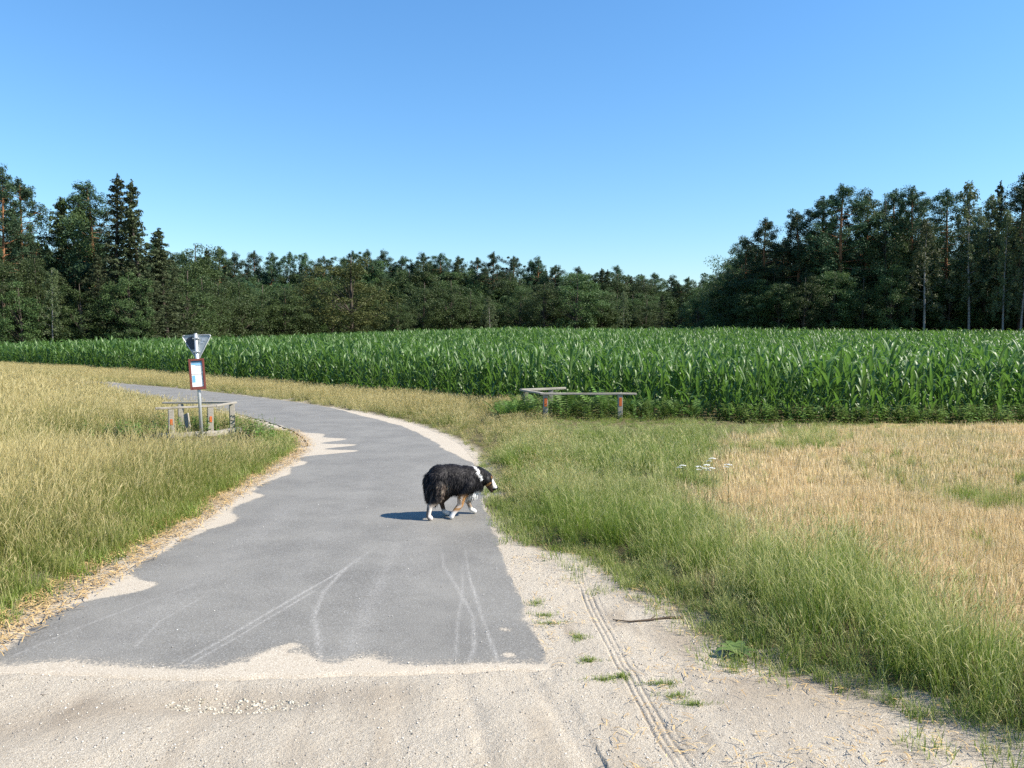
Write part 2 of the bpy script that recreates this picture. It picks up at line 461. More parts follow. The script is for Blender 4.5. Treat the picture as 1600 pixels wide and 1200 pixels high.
rz = rz - .09 * sstep(-.02, .07, end_y(rx) - ry)
lat_l = rt + HW; lat_r = HW - rt
wl_ = .0 + .38 * gauss(rs, 5.45, .22) + .10 * gauss(rs, 6.4, .3) + .34 * gauss(rs, 7.5, .55) + .25 * gauss(rs, 8.6, .35) + .2 * gauss(rs, 10.2, .7) \
    + .25 * gauss(rs, 11.2, .3) + 1.0 * gauss(rs, 12.3, .30) + .95 * gauss(rs, 13.1, .30) + .8 * gauss(rs, 13.95, .34) + .5 * gauss(rs, 14.8, .5)
wl_ += (fbm(rx * 2.5, ry * 5, 51) - .5) * .2 - .03
wr_ = -.06 + .42 * sstep(10.5, 12.5, rs) * (1 - sstep(17, 21, rs)) + (fbm(rx * 3, ry * 3, 52) - .5) * .15
sand = np.maximum(sstep(.16, -.08, lat_l - wl_), sstep(.16, -.06, lat_r - wr_))
ey = end_y(rx)
tongue = .30 * gauss(rx, -1.25, .22) + .14 * gauss(rx, -.78, .15) + .07 * gauss(rx, -2.3, .4) + .05
sand = np.maximum(sand, sstep(.12, -.05, ry - ey - tongue * (.55 + .9 * fbm(rx * 5, ry * 7, 53))))
sand = np.maximum(sand, .48 * sstep(.30, .0, ry - ey - tongue))
sand = np.maximum(sand, .75 * gauss(rx, -.02, .05) * gauss(ry, 4.12, .05)); sand = np.maximum(sand, .6 * gauss(rx, -.04, .06) * gauss(ry, 4.5, .05))
pale = np.zeros(len(rx))
def stroke(pts, w, a):
    global pale
    pts = np.array(pts); best = np.full(len(rx), 9.0); ub = np.zeros(len(rx))
    sel = (ry < pts[:, 1].max() + .3)
    for i in range(len(pts) - 1):
        p, q = pts[i], pts[i + 1]; d = q - p
        u = np.clip(((rx - p[0]) * d[0] + (ry - p[1]) * d[1]) / (d @ d), 0, 1)
        dd = np.hypot(rx - p[0] - u * d[0], ry - p[1] - u * d[1]); mk = dd < best
        best = np.where(mk, dd, best); ub = np.where(mk, (i + u) / (len(pts) - 1), ub)
    al = a * sstep(0, .1, ub) * (1 - sstep(.75, 1.0, ub)) * (.5 + .5 * vnoise(rx * 9, ry * 3, 5))
    pale = np.maximum(pale, al * np.exp(-(best / w) ** 2) * sel)
stroke([(-1.80, 3.85), (-1.66, 4.3), (-1.49, 4.91), (-1.32, 5.5), (-1.14, 6.15)], .010, .9)
stroke([(-1.74, 3.85), (-1.60, 4.3), (-1.43, 4.91), (-1.3, 5.4)], .008, .8)
stroke([(-1.00, 3.95), (-1.1, 4.3), (-1.23, 4.7), (-1.29, 5.2), (-1.25, 5.8), (-1.1, 6.5)], .014, .7)
stroke([(-.24, 3.95), (-.21, 4.2), (-.24, 4.7), (-.36, 5.2), (-.52, 5.8), (-.62, 6.6)], .012, .55)
stroke([(-.06, 3.95), (-.12, 4.3), (-.2, 4.8), (-.32, 5.6), (-.42, 6.6)], .009, .7)
stroke([(-.3, 4.0), (-.33, 4.6), (-.34, 5.2), (-.4, 6.2)], .010, .45)
stroke([(-2.75, 4.0), (-2.6, 4.5), (-2.3, 5.2), (-2.1, 5.8)], .010, .45)
stroke([(-2.1, 4.15), (-2.15, 4.6), (-2.05, 5.2)], .010, .5)
stroke([(-.9, 3.95), (-.92, 4.8), (-.95, 5.8), (-1.0, 7)], .06, .28)
stroke([(-2.3, 3.9), (-2.25, 6), (-2.4, 9)], .16, .16); stroke([(-.7, 5), (-.85, 8), (-1.1, 11)], .2, .14)
stroke([(-1.6, 5), (-1.7, 8), (-2.0, 12)], .12, .10)
nr, nc = len(ss), len(tt)
ii = (np.arange(nr - 1)[:, None] * nc + np.arange(nc - 1)[None, :]).ravel()
RF = np.stack([ii, ii + 1, ii + nc + 1, ii + nc], 1)
road = link('road', npmesh('road', np.stack([rx, ry, rz], 1), RF, M_ROAD, dict(sand=sand, pale=pale), True))
tag(road, 'narrow grey asphalt lane bending away round the meadow', kind='structure')

# ------------------------------------------------------------------ instancing for uncountable stuff
def proto_collection(name, meshes):
    c = bpy.data.collections.new(name)
    for i, me in enumerate(meshes):
        c.objects.link(bpy.data.objects.new('%s_%02d' % (name, i), me))
    return c
def scatter(name, P, protos, scl, dry=None, idx=None, tilt=.12, yaw=None, mats=None):
    n = len(P)
    me = bpy.data.meshes.new(name); me.vertices.add(n); me.vertices.foreach_set('co', np.asarray(P, dtype=np.float32).ravel())
    rot = np.stack([rng.normal(0, tilt, n), rng.normal(0, tilt, n), rng.uniform(0, 6.283, n) if yaw is None else yaw], 1).astype(np.float32)
    sc = np.asarray(scl, dtype=np.float32)
    if sc.ndim == 1: sc = np.stack([sc, sc, sc], 1)
    if idx is None: idx = rng.integers(0, len(protos), n)
    a = me.attributes.new('rot', 'FLOAT_VECTOR', 'POINT'); a.data.foreach_set('vector', rot.ravel())
    a = me.attributes.new('scl', 'FLOAT_VECTOR', 'POINT'); a.data.foreach_set('vector', np.ascontiguousarray(sc).ravel())
    a = me.attributes.new('idx', 'INT', 'POINT'); a.data.foreach_set('value', np.asarray(idx, dtype=np.int32))
    a = me.attributes.new('dry', 'FLOAT', 'POINT'); a.data.foreach_set('value', np.asarray(dry if dry is not None else np.zeros(n), dtype=np.float32))
    col = proto_collection(name + '_kinds', protos)
    ng = bpy.data.node_groups.new(name + '_scatter', 'GeometryNodeTree')
    ng.interface.new_socket('Geometry', in_out='INPUT', socket_type='NodeSocketGeometry')
    ng.interface.new_socket('Geometry', in_out='OUTPUT', socket_type='NodeSocketGeometry')
    N = ng.nodes; L = ng.links
    gi = N.new('NodeGroupInput'); go = N.new('NodeGroupOutput')
    ci = N.new('GeometryNodeCollectionInfo'); ci.inputs['Collection'].default_value = col
    ci.inputs['Separate Children'].default_value = True; ci.inputs['Reset Children'].default_value = True
    ip = N.new('GeometryNodeInstanceOnPoints'); ip.inputs['Pick Instance'].default_value = True
    def na(nm, t):
        nd = N.new('GeometryNodeInputNamedAttribute'); nd.data_type = t; nd.inputs['Name'].default_value = nm
        return nd.outputs[0]
    e2r = N.new('FunctionNodeEulerToRotation')
    L.new(na('rot', 'FLOAT_VECTOR'), e2r.inputs[0])
    L.new(gi.outputs[0], ip.inputs['Points']); L.new(ci.outputs[0], ip.inputs['Instance'])
    L.new(na('idx', 'INT'), ip.inputs['Instance Index']); L.new(e2r.outputs[0], ip.inputs['Rotation'])
    L.new(na('scl', 'FLOAT_VECTOR'), ip.inputs['Scale']); L.new(ip.outputs[0], go.inputs[0])
    o = link(name, me); md = o.modifiers.new('scatter', 'NODES'); md.node_group = ng
    return o

def blade(mb, base, yaw, lean, H, w, curl, rnd, head=0.0, segs=3, headw=.012, droop=0.0):
    """one tapering blade or stem; optional seed head"""
    d = np.array([math.cos(yaw), math.sin(yaw), 0]); sd = np.array([-d[1], d[0], 0])
    pts = []; p = np.array(base, dtype=float); ang = lean
    for i in range(segs + 1):
        pts.append(p.copy()); st = H / segs
        p = p + st * (math.sin(ang) * d + math.cos(ang) * np.array([0, 0, 1.0])); ang += curl / segs
    V = []; A = []
    for i, q in enumerate(pts):
        f = i / segs
        ww = w * (1 - .85 * f ** 1.6) if not head else w * .55
        V += [q - sd * ww * .5, q + sd * ww * .5]; A += [(f, 0, rnd)] * 2
    F = [(2 * i, 2 * i + 1, 2 * i + 3, 2 * i + 2) for i in range(segs)]
    mb.add(V, F, A)
    if head:
        q = pts[-1]; t = pts[-1] - pts[-2]; t /= np.linalg.norm(t); L = H * head
        t2 = t + droop * (d * .8 - np.array([0, 0, .6])); t2 /= np.linalg.norm(t2)
        m = q + t * L * .45; e = m + t2 * L * .55
        for s2 in (sd, np.cross(sd, t)):
            mb.add([q, m - s2 * headw, e, m + s2 * headw], [(0, 1, 2, 3)], [(1, 1, rnd)] * 4)

def tuft(kind, seed, wide=1.0):
    r = random.Random(seed); mb = MB()
    def rp(rad): a = r.uniform(0, 6.283); q = rad * math.sqrt(r.random()); return (q * math.cos(a), q * math.sin(a), -.02)
    if kind == 'lush':
        for i in range(34): blade(mb, rp(.11), r.uniform(0, 6.28), abs(r.gauss(0, .16)), r.uniform(.25, .58), .0055 * wide, r.uniform(.1, 1.1), r.random())
        for i in range(6): blade(mb, rp(.10), r.uniform(0, 6.28), abs(r.gauss(0, .22)), r.uniform(.42, .78), .003 * wide, r.uniform(0, .6), r.random(), r.uniform(.12, .24), 3, .0032 * wide, .3)
        for i in range(3): blade(mb, rp(.10), r.uniform(0, 6.28), r.uniform(.3, .8), r.uniform(.45, .75), .004 * wide, r.uniform(.2, 1.2), r.uniform(.75, 1), segs=4)
    elif kind == 'hay':
        for i in range(18): blade(mb, rp(.12), r.uniform(0, 6.28), abs(r.gauss(0, .2)), r.uniform(.15, .38), .005 * wide, r.uniform(.2, 1.2), r.random())
        for i in range(16): blade(mb, rp(.13), r.uniform(0, 6.28), abs(r.gauss(0, .16)), r.uniform(.30, .58), .003 * wide, r.uniform(0, .5), r.random(), r.uniform(.22, .42), 3, .0027 * wide, .3)
    elif kind == 'stub':
        for i in range(26): blade(mb, rp(.13), r.uniform(0, 6.28), abs(r.gauss(0, .28)), r.uniform(.07, .15), .0062 * wide, r.uniform(-.1, .2), r.random(), segs=1)
        for i in range(7): blade(mb, rp(.14), r.uniform(0, 6.28), r.uniform(1.2, 1.6), r.uniform(.08, .25), .006 * wide, r.uniform(-.2, .2), r.random(), segs=1)
    elif kind == 'low':
        for i in range(30): blade(mb, rp(.09), r.uniform(0, 6.28), abs(r.gauss(.25, .35)), r.uniform(.05, .14), .0045 * wide, r.uniform(.2, 1.1), r.random(), segs=2)
    return mb
def tufts(kind, n, mat, wide, seed): return [tuft(kind, seed + i, wide).mesh('%s_tuft' % kind, mat, False, 'gc') for i in range(n)]

def in_view(x, y, m=2.0):
    return (y > 1.5) & (np.abs(x) < y * .70 + m)
def sample(x0, x1, y0, y1, dens):
    n = int((x1 - x0) * (y1 - y0) * dens)
    x = rng.uniform(x0, x1, n); y = rng.uniform(y0, y1, n)
    k = in_view(x, y); return x[k], y[k]
def place(x, y): return np.stack([x, y, ground_z(x, y)], 1)

RAIL_A = (-5.95, 14.3)         # timber guard in the meadow
CORN_EDGE = np.array([(-140, 118), (-70, 82), (-42.5, 60.0), (-25.5, 45.0), (-16.7, 37.4), (-9.4, 30.6), (-4.6, 25.4), (-1.2, 21.9), (.1, 20.3), (1.6, 18.9), (3.6, 17.9), (5, 16.5), (8, 16.2), (40, 17.8), (140, 24)])
def corn_front(x): return np.interp(x, CORN_EDGE[:, 0], CORN_EDGE[:, 1])

# left meadow
def meadow(name, x0, x1, y0, y1, dens, wide, label, seed, smul=1.0):
    x, y = sample(x0, x1, y0, y1, dens); t = road_coord(x, y)
    e = -t - HW
    k = (e > .24 + .25 * (fbm(x * 2, y * 2, 61) - .5)) & (y < corn_front(x) - 1.0)
    x, y, e = x[k], y[k], e[k]
    n1 = fbm(x * .35, y * .35, 62); n2 = fbm(x * 1.3, y * 1.3, 63)
    sc = (.34 + .48 * sstep(.15, 1.1, e)) * (.5 + .95 * n2) * smul * rng.uniform(.75, 1.25, len(x))
    dr = np.hypot((x - RAIL_A[0] - .25) / 1.45, (y - RAIL_A[1] + 1.3) / 2.5)
    sc *= .15 + .85 * sstep(.85, 1.7, dr)
    sc *= 1 - .5 * sstep(15, 18, y) * sstep(-14.5, -9, x) * (1 - sstep(1.5, 4.5, e))
    dry = -.12 + .34 * sstep(.25, 1.5, e) + (n1 - .5) * 1.3 + (n2 - .5) * .5 + .42 * sstep(12, 22, y)
    dry = np.where(dr < 1.1, dry - .25, dry)
    P = place(x, y); P[:, 2] -= .01
    o = scatter(name, P, tufts('hay', 5, M_HAY, wide, seed) + tufts('lush', 2, M_HAY, wide, seed + 50), np.stack([sc ** .5, sc ** .5, sc], 1), dry,
                idx=np.where(rng.random(len(x)) < .3 - .3 * sstep(.2, 2, e) + .12, rng.integers(5, 7, len(x)), rng.integers(0, 5, len(x))))
    tag(o, label, 'grass', kind='stuff')
meadow('meadow_grass', -9, -2.6, 3.4, 11, 85, 1.0, 'tall seeding grass of the dry meadow close beside the asphalt bend', 100)
meadow('meadow_grass', -22, -3, 11, 19, 48, 1.8, 'yellow seeding meadow grass around the timber guard', 120)
meadow('meadow_grass', -48, -4, 19, 64, 17, 3.2, 'straw yellow meadow grass reaching back to the maize', 140, 1.0)
x, y = sample(-60, 2.2, 8, 66, 34); t = road_coord(x, y)
k = (t > HW + .12) & (y < corn_front(x) + .15) & (x < 1.0 - (y - 8) * .02); x, y, t = x[k], y[k], t[k]
sc = (.24 + .30 * sstep(.1, .8, t - HW)) * np.where((y < 18.6) & (x > -1), .55, 1) * (.7 + .6 * fbm(x, y, 64))
dry = .25 + (fbm(x * .5, y * .5, 65) - .5) * .9 + .1 * sstep(11, 18, y)
o = scatter('roadside_grass', place(x, y), tufts('hay', 4, M_HAY, 2.2, 160), np.stack([sc ** .5, sc ** .5, sc], 1), dry)
tag(o, 'dry pale grass strip between the asphalt and the maize', 'grass', kind='stuff')

# right verge: tall green grass, going over to stubble
def right_side(x0, x1, y0, y1, dens, wide, seed, near):
    x, y = sample(x0, x1, y0, y1, dens); t = road_coord(x, y)
    e = np.minimum(x - verge_x(y), np.where(y > 8.0, t - HW, 9))
    k = (e > .02 + .25 * (fbm(x * 3, y * 3, 66) - .4)) & (t > HW) & (y < corn_front(x) + .2)
    x, y, e = x[k], y[k], e[k]
    st = sstep(-.6, .8, x - stub_x(y) + (fbm(x * .9, y * .9, 67) - .5) * 2.2)
    green = sstep(.55, .70, fbm(x * .55 + 7, y * .9, 68))
    strip = sstep(13.4, 14.8, y - .22 * np.maximum(0, x - 5) + (fbm(x * .8, y * .8, 79) - .5) * 1.6)
    st = st * (1 - .75 * green) * (1 - .95 * strip)
    iss = rng.random(len(x)) < st * .96
    # grass
    xg, yg, eg, stg = x[~iss], y[~iss], e[~iss], st[~iss]
    sc = (.16 + .47 * sstep(.0, .75, eg)) * (1 - .35 * gauss(yg, 8, 1.6)) * (.5 + .95 * fbm(xg * 1.1, yg * 1.1, 69)) * rng.uniform(.75, 1.25, len(xg))
    sc *= 1 - .40 * sstep(.2, .8, stg); sc *= 1 - .50 * sstep(8, 13, yg)
    sc *= 1 - .55 * sstep(13.5, 15.2, yg)
    dry = -.04 + (fbm(xg * .7, yg * .7, 70) - .5) * 1.3 + .28 * sstep(.1, .7, stg) + .10 * sstep(8, 12, yg) * (xg < 1.3)
    P = place(xg, yg); P[:, 2] -= .01
    o = scatter('verge_grass', P, tufts('lush', 6, M_GREEN, wide, seed) + tufts('hay', 2, M_GREEN, wide, seed + 40), np.stack([sc ** .5, sc ** .5, sc], 1), dry, tilt=.14)
    tag(o, 'tall green verge grass hanging over the sandy track' if near else 'green and straw coloured verge grass behind the dog, towards the low rail', 'grass', kind='stuff')
    xs_, ys_ = x[iss], y[iss]
    if len(xs_):
        sc = (.75 + .5 * fbm(xs_ * 2, ys_ * 2, 71)); dry = .85 + (fbm(xs_ * .6, ys_ * .6, 72) - .5) * .8
        o = scatter('stubble', place(xs_, ys_), tufts('stub', 6, M_STUB, wide * 1.1, seed + 60), sc, dry)
        tag(o, 'golden cut straw stubble nearest the green verge' if near else 'golden cut straw stubble in front of the maize', 'stubble', kind='stuff')
right_side(.0, 7, 1.8, 8.6, 105, 1.0, 200, True)
right_side(-1.2, 14, 8.6, 18.8, 46, 1.8, 300, False)

# short turf creeping over the dirt edges
x, y = sample(-.6, 2.6, 2.4, 9, 220)
t = road_coord(x, y); e = np.where(y < 6.6, x - verge_x(y), np.minimum(x - verge_x(y), t - HW))
k = (t > HW + .02) & (e < .3) & (e > -.42) & (rng.random(len(x)) < (.9 * sstep(-.40, .1, e)) * sstep(.42, .62, fbm(x * 3.2, y * 3.2, 73)) + .5 * sstep(-.05, .05, e))
k |= (t > HW + .02) & (y > 6.5) & (y < 8.3) & (e > -.25) & (e < .5) & (rng.random(len(x)) < .6)
x, y = x[k], y[k]
o = scatter('verge_turf', place(x, y), tufts('low', 5, M_GREEN, 1.0, 400), rng.uniform(.5, 1.1, len(x)), rng.normal(.12, .3, len(x)))
tag(o, 'short turf creeping from the verge on to the sandy track', 'grass', kind='stuff')
x, y = sample(-5, -2.5, 3.2, 15, 120); t = road_coord(x, y); e = -t - HW
k = (e > .20 + .2 * (fbm(x * 3, y * 3, 74) - .5)) & (e < .75); x, y = x[k], y[k]
o = scatter('roadside_turf', place(x, y), tufts('low', 5, M_GREEN, 1.2, 420), rng.uniform(.7, 1.5, len(x)), rng.normal(.0, .25, len(x)))
tag(o, 'fresh short grass along the foot of the meadow', 'grass', kind='stuff')

# straw litter at the left road edge and on the shoulder
def litter(x, y, smin, smax, wid, zoff=.012):
    n = len(x); z = ground_z(x, y) + zoff + rng.uniform(0, .02, n); t = road_coord(x, y)
    z = np.maximum(z, np.where(np.abs(t) < HW, rise(x, y) + .026 + rng.uniform(0, .012, n), -9))
    yaw = rng.uniform(0, 6.283, n); L = rng.uniform(smin, smax, n); W = rng.uniform(.6, 1.2, n) * wid; pit = rng.normal(0, .15, n)
    d = np.stack([np.cos(yaw), np.sin(yaw), pit], 1) * L[:, None] / 2; sd = np.stack([-np.sin(yaw), np.cos(yaw), 0 * yaw], 1) * W[:, None] / 2
    c = np.stack([x, y, z], 1); up = np.array([0, 0, .004])
    V = np.stack([c - d - sd, c - d + sd, c + up - sd, c + up + sd, c + d - sd, c + d + sd], 1).reshape(-1, 3)
    b = np.arange(n)[:, None] * 6
    F = np.concatenate([b + [[0, 2, 3, 1]], b + [[2, 4, 5, 3]]])
    rr = np.repeat(rng.random(n), 6); col = np.array([.30, .19, .08])[None] * (1 - rr[:, None]) + np.array([.66, .46, .20])[None] * rr[:, None]
    return V, F, col
M_STRAW = mat_vcol('dry_straw', .7, .3)
x, y = sample(-5.2, -2.4, 3.2, 15.5, 1500); t = road_coord(x, y); e = -t - HW
ww = .26 + .12 * gauss(y, 8, 1.2) - .06 * gauss(y, 11, 1)
k = (e > -.16) & (e < ww + .1) & (rng.random(len(x)) < sstep(-.17, .06, e) * sstep(.30, .55, fbm(x * 3, y * 3, 75) + .15)); x, y = x[k], y[k]
V, F, c = litter(x, y, .03, .11, .006)
tag(link('straw_litter', npmesh('straw_litter', V, F, M_STRAW, dict(col=c))), 'orange straw litter scattered along the meadow side of the asphalt', 'straw', kind='stuff')
x, y = sample(.0, 2.4, 2.5, 7.6, 420); t = road_coord(x, y)
k = (t > HW) & (x < verge_x(y) + .3) & (rng.random(len(x)) < .12 + .75 * sstep(.42, .62, fbm(x * 2.4, y * 2.4, 76))); x, y = x[k], y[k]
V, F, c = litter(x, y, .015, .06, .004, .006)
tag(link('straw_litter', npmesh('straw_litter', V, F, M_STRAW, dict(col=c))), 'fine straw bits strewn over the sandy shoulder', 'straw', kind='stuff')

# loose stones
OCT = np.array([(1, 0, 0), (-1, 0, 0), (0, 1, 0), (0, -1, 0), (0, 0, 1), (0, 0, -1), ], dtype=float)
OF = np.array([(0, 2, 4), (2, 1, 4), (1, 3, 4), (3, 0, 4), (2, 0, 5), (1, 2, 5), (3, 1, 5), (0, 3, 5)])
def stones(x, y, size, c0, c1):
    n = len(x); V = OCT[None] * (1 + rng.uniform(-.35, .35, (n, 6, 1))) + rng.uniform(-.25, .25, (n, 6, 3))
    V = V * size[:, None, None]; V[:, :, 2] *= .65
    z = ground_z(x, y); t = road_coord(x, y)
    z = np.where((np.abs(t) < HW) & (y > end_y(x)), rise(x, y) + .020, z)
    V += np.stack([x, y, z + size * .25], 1)[:, None, :]
    F = (np.arange(n)[:, None, None] * 6 + OF[None]).reshape(-1, 3)
    rr = np.repeat(rng.random(n), 6)[:, None]
    return V.reshape(-1, 3), F, np.array(c0)[None] * (1 - rr) + np.array(c1)[None] * rr
M_STONE = mat_vcol('stone', .8, .3)
x, y = sample(-3.4, 2.4, 2.6, 6.3, 2600); t = road_coord(x, y)
dens = np.where((y < end_y(x)) & (x < .5), .42, np.where((t > HW) & (x < verge_x(y)), .30, 0)) * (.25 + 1.3 * fbm(x * 2, y * 2, 78) ** 1.5)
k = rng.random(len(x)) < dens; x, y = x[k], y[k]
V, F, c = stones(x, y, .0022 + .0048 * rng.random(len(x)) ** 3, (.20, .17, .14), (.66, .61, .53))
tag(link('gravel', npmesh('gravel', V, F, M_STONE, dict(col=c))), 'fine pale gravel loose on the sandy track', 'gravel', kind='stuff')
n = 620; a = rng.uniform(0, 6.283, n); q = np.sqrt(rng.random(n))
x = POT[0] + .36 * q * np.cos(a); y = POT[1] + .085 * q * np.sin(a) - .01
V, F, c = stones(x, y, .0035 + .008 * rng.random(n) ** 2, (.22, .19, .14), (.56, .52, .42)); V[:, 2] -= .003
tag(link('pothole_gravel', npmesh('pothole_gravel', V, F, M_STONE, dict(col=c))), 'coarse whitish gravel filling the shallow pothole', 'gravel', kind='stuff')
n = 260; x = rng.uniform(-2.7, .1, n); y = 3.95 + 5 * rng.random(n) ** 2
V, F, c = stones(x, y, rng.uniform(.002, .006, n), (.10, .09, .08), (.75, .72, .66))
tag(link('loose_stones', npmesh('loose_stones', V, F, M_STONE, dict(col=c))), 'single small stones lying on the grey asphalt', 'gravel', kind='stuff')
# ---PART2---
# ------------------------------------------------------------------ trees
def unit(v): return v / (np.linalg.norm(v, axis=-1, keepdims=True) + 1e-9)
def leaves(mb, C, RAD, per, size, g, out=.7, flat=0.0, core=.5, asp=.55, hang=0.0):
    """many small leaf faces spread over the clumps at C with radii RAD"""
    C = np.repeat(C, per, 0); RD = np.repeat(RAD, per, 0); n = len(C)
    d = unit(g.normal(size=(n, 3))); d[:, 2] += .25; d = unit(d)
    rr = core + (1 - core) * g.random(n) ** .6
    P = C + d * RD * rr[:, None]
    nor = unit(d * out + g.normal(size=(n, 3)) * .6 + np.array([0, 0, flat]))
    t = unit(np.cross(nor, g.normal(size=(n, 3)))) + np.array([0, 0, -hang]); t = unit(t)
    b = np.cross(nor, t)
    s = size * g.uniform(.6, 1.35, n)[:, None]
    V = np.stack([P + t * s, P - t * s * .7 + b * s * asp, P - t * s * .5 - b * s * asp], 1).reshape(-1, 3)
    clump = np.repeat(g.random(n // per), per)
    col = np.repeat(.55 * clump + .45 * g.random(n), 3)
    A = np.zeros((3 * n, 3)); A[:, 2] = col
    mb.add(V, np.arange(3 * n).reshape(-1, 3), A)

def make_tree(kind, seed, H=18.0):
    g = np.random.default_rng(seed); tr = MB(); cr = MB()
    bend = g.normal(0, .25, 2)
    def trunk_at(z): f = z / H; return np.array([bend[0] * f * f + .12 * math.sin(f * 5 + seed), bend[1] * f * f + .1 * math.cos(f * 4 + seed), z])
    zz = np.linspace(-.3, H * .97, 10); r0 = {'pine': .24, 'spruce': .22, 'oak': .30, 'birch': .13}[kind]
    tr.tube([trunk_at(z) for z in zz], r0 * (1 - .9 * (np.clip(zz, 0, H) / H) ** 1.1) + .02, 7)
    C = []; RD = []
    if kind == 'pine':
        zb = H * g.uniform(.30, .44); nl = 50; tap = g.uniform(.45, .95)
        for k in range(nl):
            f = (k + g.random() * .7) / nl; z = zb + (H * .96 - zb) * f; az = k * 2.4 + g.uniform(-.6, .6)
            prof = math.sqrt(max(0, 1 - ((f - .33) / .72) ** 2)) * (1 - tap * f ** 3)
            L = (3.0 * prof + .3) * g.uniform(.5, 1.25)
            b = trunk_at(z); d = np.array([math.cos(az), math.sin(az), g.uniform(-.25, .4) + .35 * f])
            e = b + d * L; tr.tube([b, b + d * L * .5 + [0, 0, -.1], e], [.05 * (1 - f) + .025, .03, .012], 4, cap=False)
            for q in ((.5, .8, 1.05) if L > 1.4 else (.6, 1.0)):
                C.append(b + d * L * q + g.normal(0, .18, 3)); s = g.uniform(.45, 1.05) * (.75 + .25 * (1 - f)); RD.append((s * .9, s * .9, s * g.uniform(.7, 1.05)))
        for q, rr in ((.93, .62), (.96, .5), (.985, .34)): C.append(trunk_at(H * q) + g.normal(0, .1, 3) * [1, 1, 0]); RD.append((rr, rr, .55))
        leaves(cr, np.array(C), np.array(RD), 150, .115, g, .45, .35, .05, .36)
    elif kind == 'spruce':
        nl = 92
        for k in range(nl):
            f = (k + g.random()) / nl; z = H * (.06 + .93 * f); az = k * 2.4 + g.uniform(-.4, .4)
            L = (3.3 * (1 - f) ** .85 + .22) * g.uniform(.6, 1.12)
            b = trunk_at(z); d = np.array([math.cos(az), math.sin(az), .15 - .42 * (1 - f)])
            if k % 2 == 0: tr.tube([b, b + d * L], [.03, .01], 3, cap=False)
            m = max(2, int(L / .55))
            for q in np.linspace(.3, 1.0, m):
                p = b + d * L * q + np.array([0, 0, .25 * q * q * L * .3]); C.append(p + g.normal(0, .08, 3)); s = .28 + .22 * (1 - f); RD.append((s, s, s * .75))
        C.append(trunk_at(H * 1.0)); RD.append((.15, .15, .5))
        leaves(cr, np.array(C), np.array(RD), 36, .18, g, .5, .1, .25, .36, .7)
    elif kind == 'oak':
        n = 110; rx = H * .31
        for k in range(n):
            u = unit(g.normal(size=3)); q = g.uniform(.55, 1.0)
            sh = np.array([rx, rx, H * .47]); cz = H * .51
            wob = .82 + .36 * vnoise(np.array([u[0] * 2.5 + seed]), np.array([u[2] * 2.5 + u[1] * 2]), seed)[0]
            p = u * sh * q * wob + np.array([0, 0, cz]); s = g.uniform(.045, .105) * H
            C.append(p); RD.append((s, s, s * .75))
            if k % 4 == 0: b = trunk_at(max(1.0, p[2] * .55)); tr.tube([b, (b + p) / 2 + [0, 0, .15], p], [.09, .05, .015], 4, cap=False)
        leaves(cr, np.array(C), np.array(RD), 185, .011 * H ** .8 + .035, g, .55, .3, .15, .6)
    elif kind == 'birch':
        zb = H * .24; nl = 34
        for k in range(nl):
            f = (k + g.random()) / nl; z = zb + (H * .98 - zb) * f; az = k * 2.4 + g.uniform(-.5, .5)
            L = (2.3 * (1 - f) ** .6 * math.sin(min(1.57, .6 + f * 2.2)) + .3) * g.uniform(.6, 1.15)
            b = trunk_at(z); d = np.array([math.cos(az), math.sin(az), .55])
            m = b + d * L * .7; e = m + np.array([d[0] * .35 * L, d[1] * .35 * L, -.35 * L])
            tr.tube([b, m, e], [.03, .018, .006], 3, cap=False)
            for p in (b * .5 + m * .5, m, e, e + [0, 0, -.5 - .3 * L]):
                C.append(np.asarray(p) + g.normal(0, .15, 3)); s = g.uniform(.35, .6); RD.append((s * .8, s * .8, s * 1.25))
        leaves(cr, np.array(C), np.array(RD), 42, .15, g, .5, .0, .15, .5, .8)
    bark = {'pine': M_PBARK, 'spruce': M_BARK, 'oak': M_BARK, 'birch': M_BBARK}[kind]
    lm = {'pine': M_PINE, 'spruce': M_SPRUCE, 'oak': M_OAK, 'birch': M_BIRCH}[kind]
    return tr.mesh(kind + '_trunk', bark, True), cr.mesh(kind + '_crown', lm, False, 'gc')

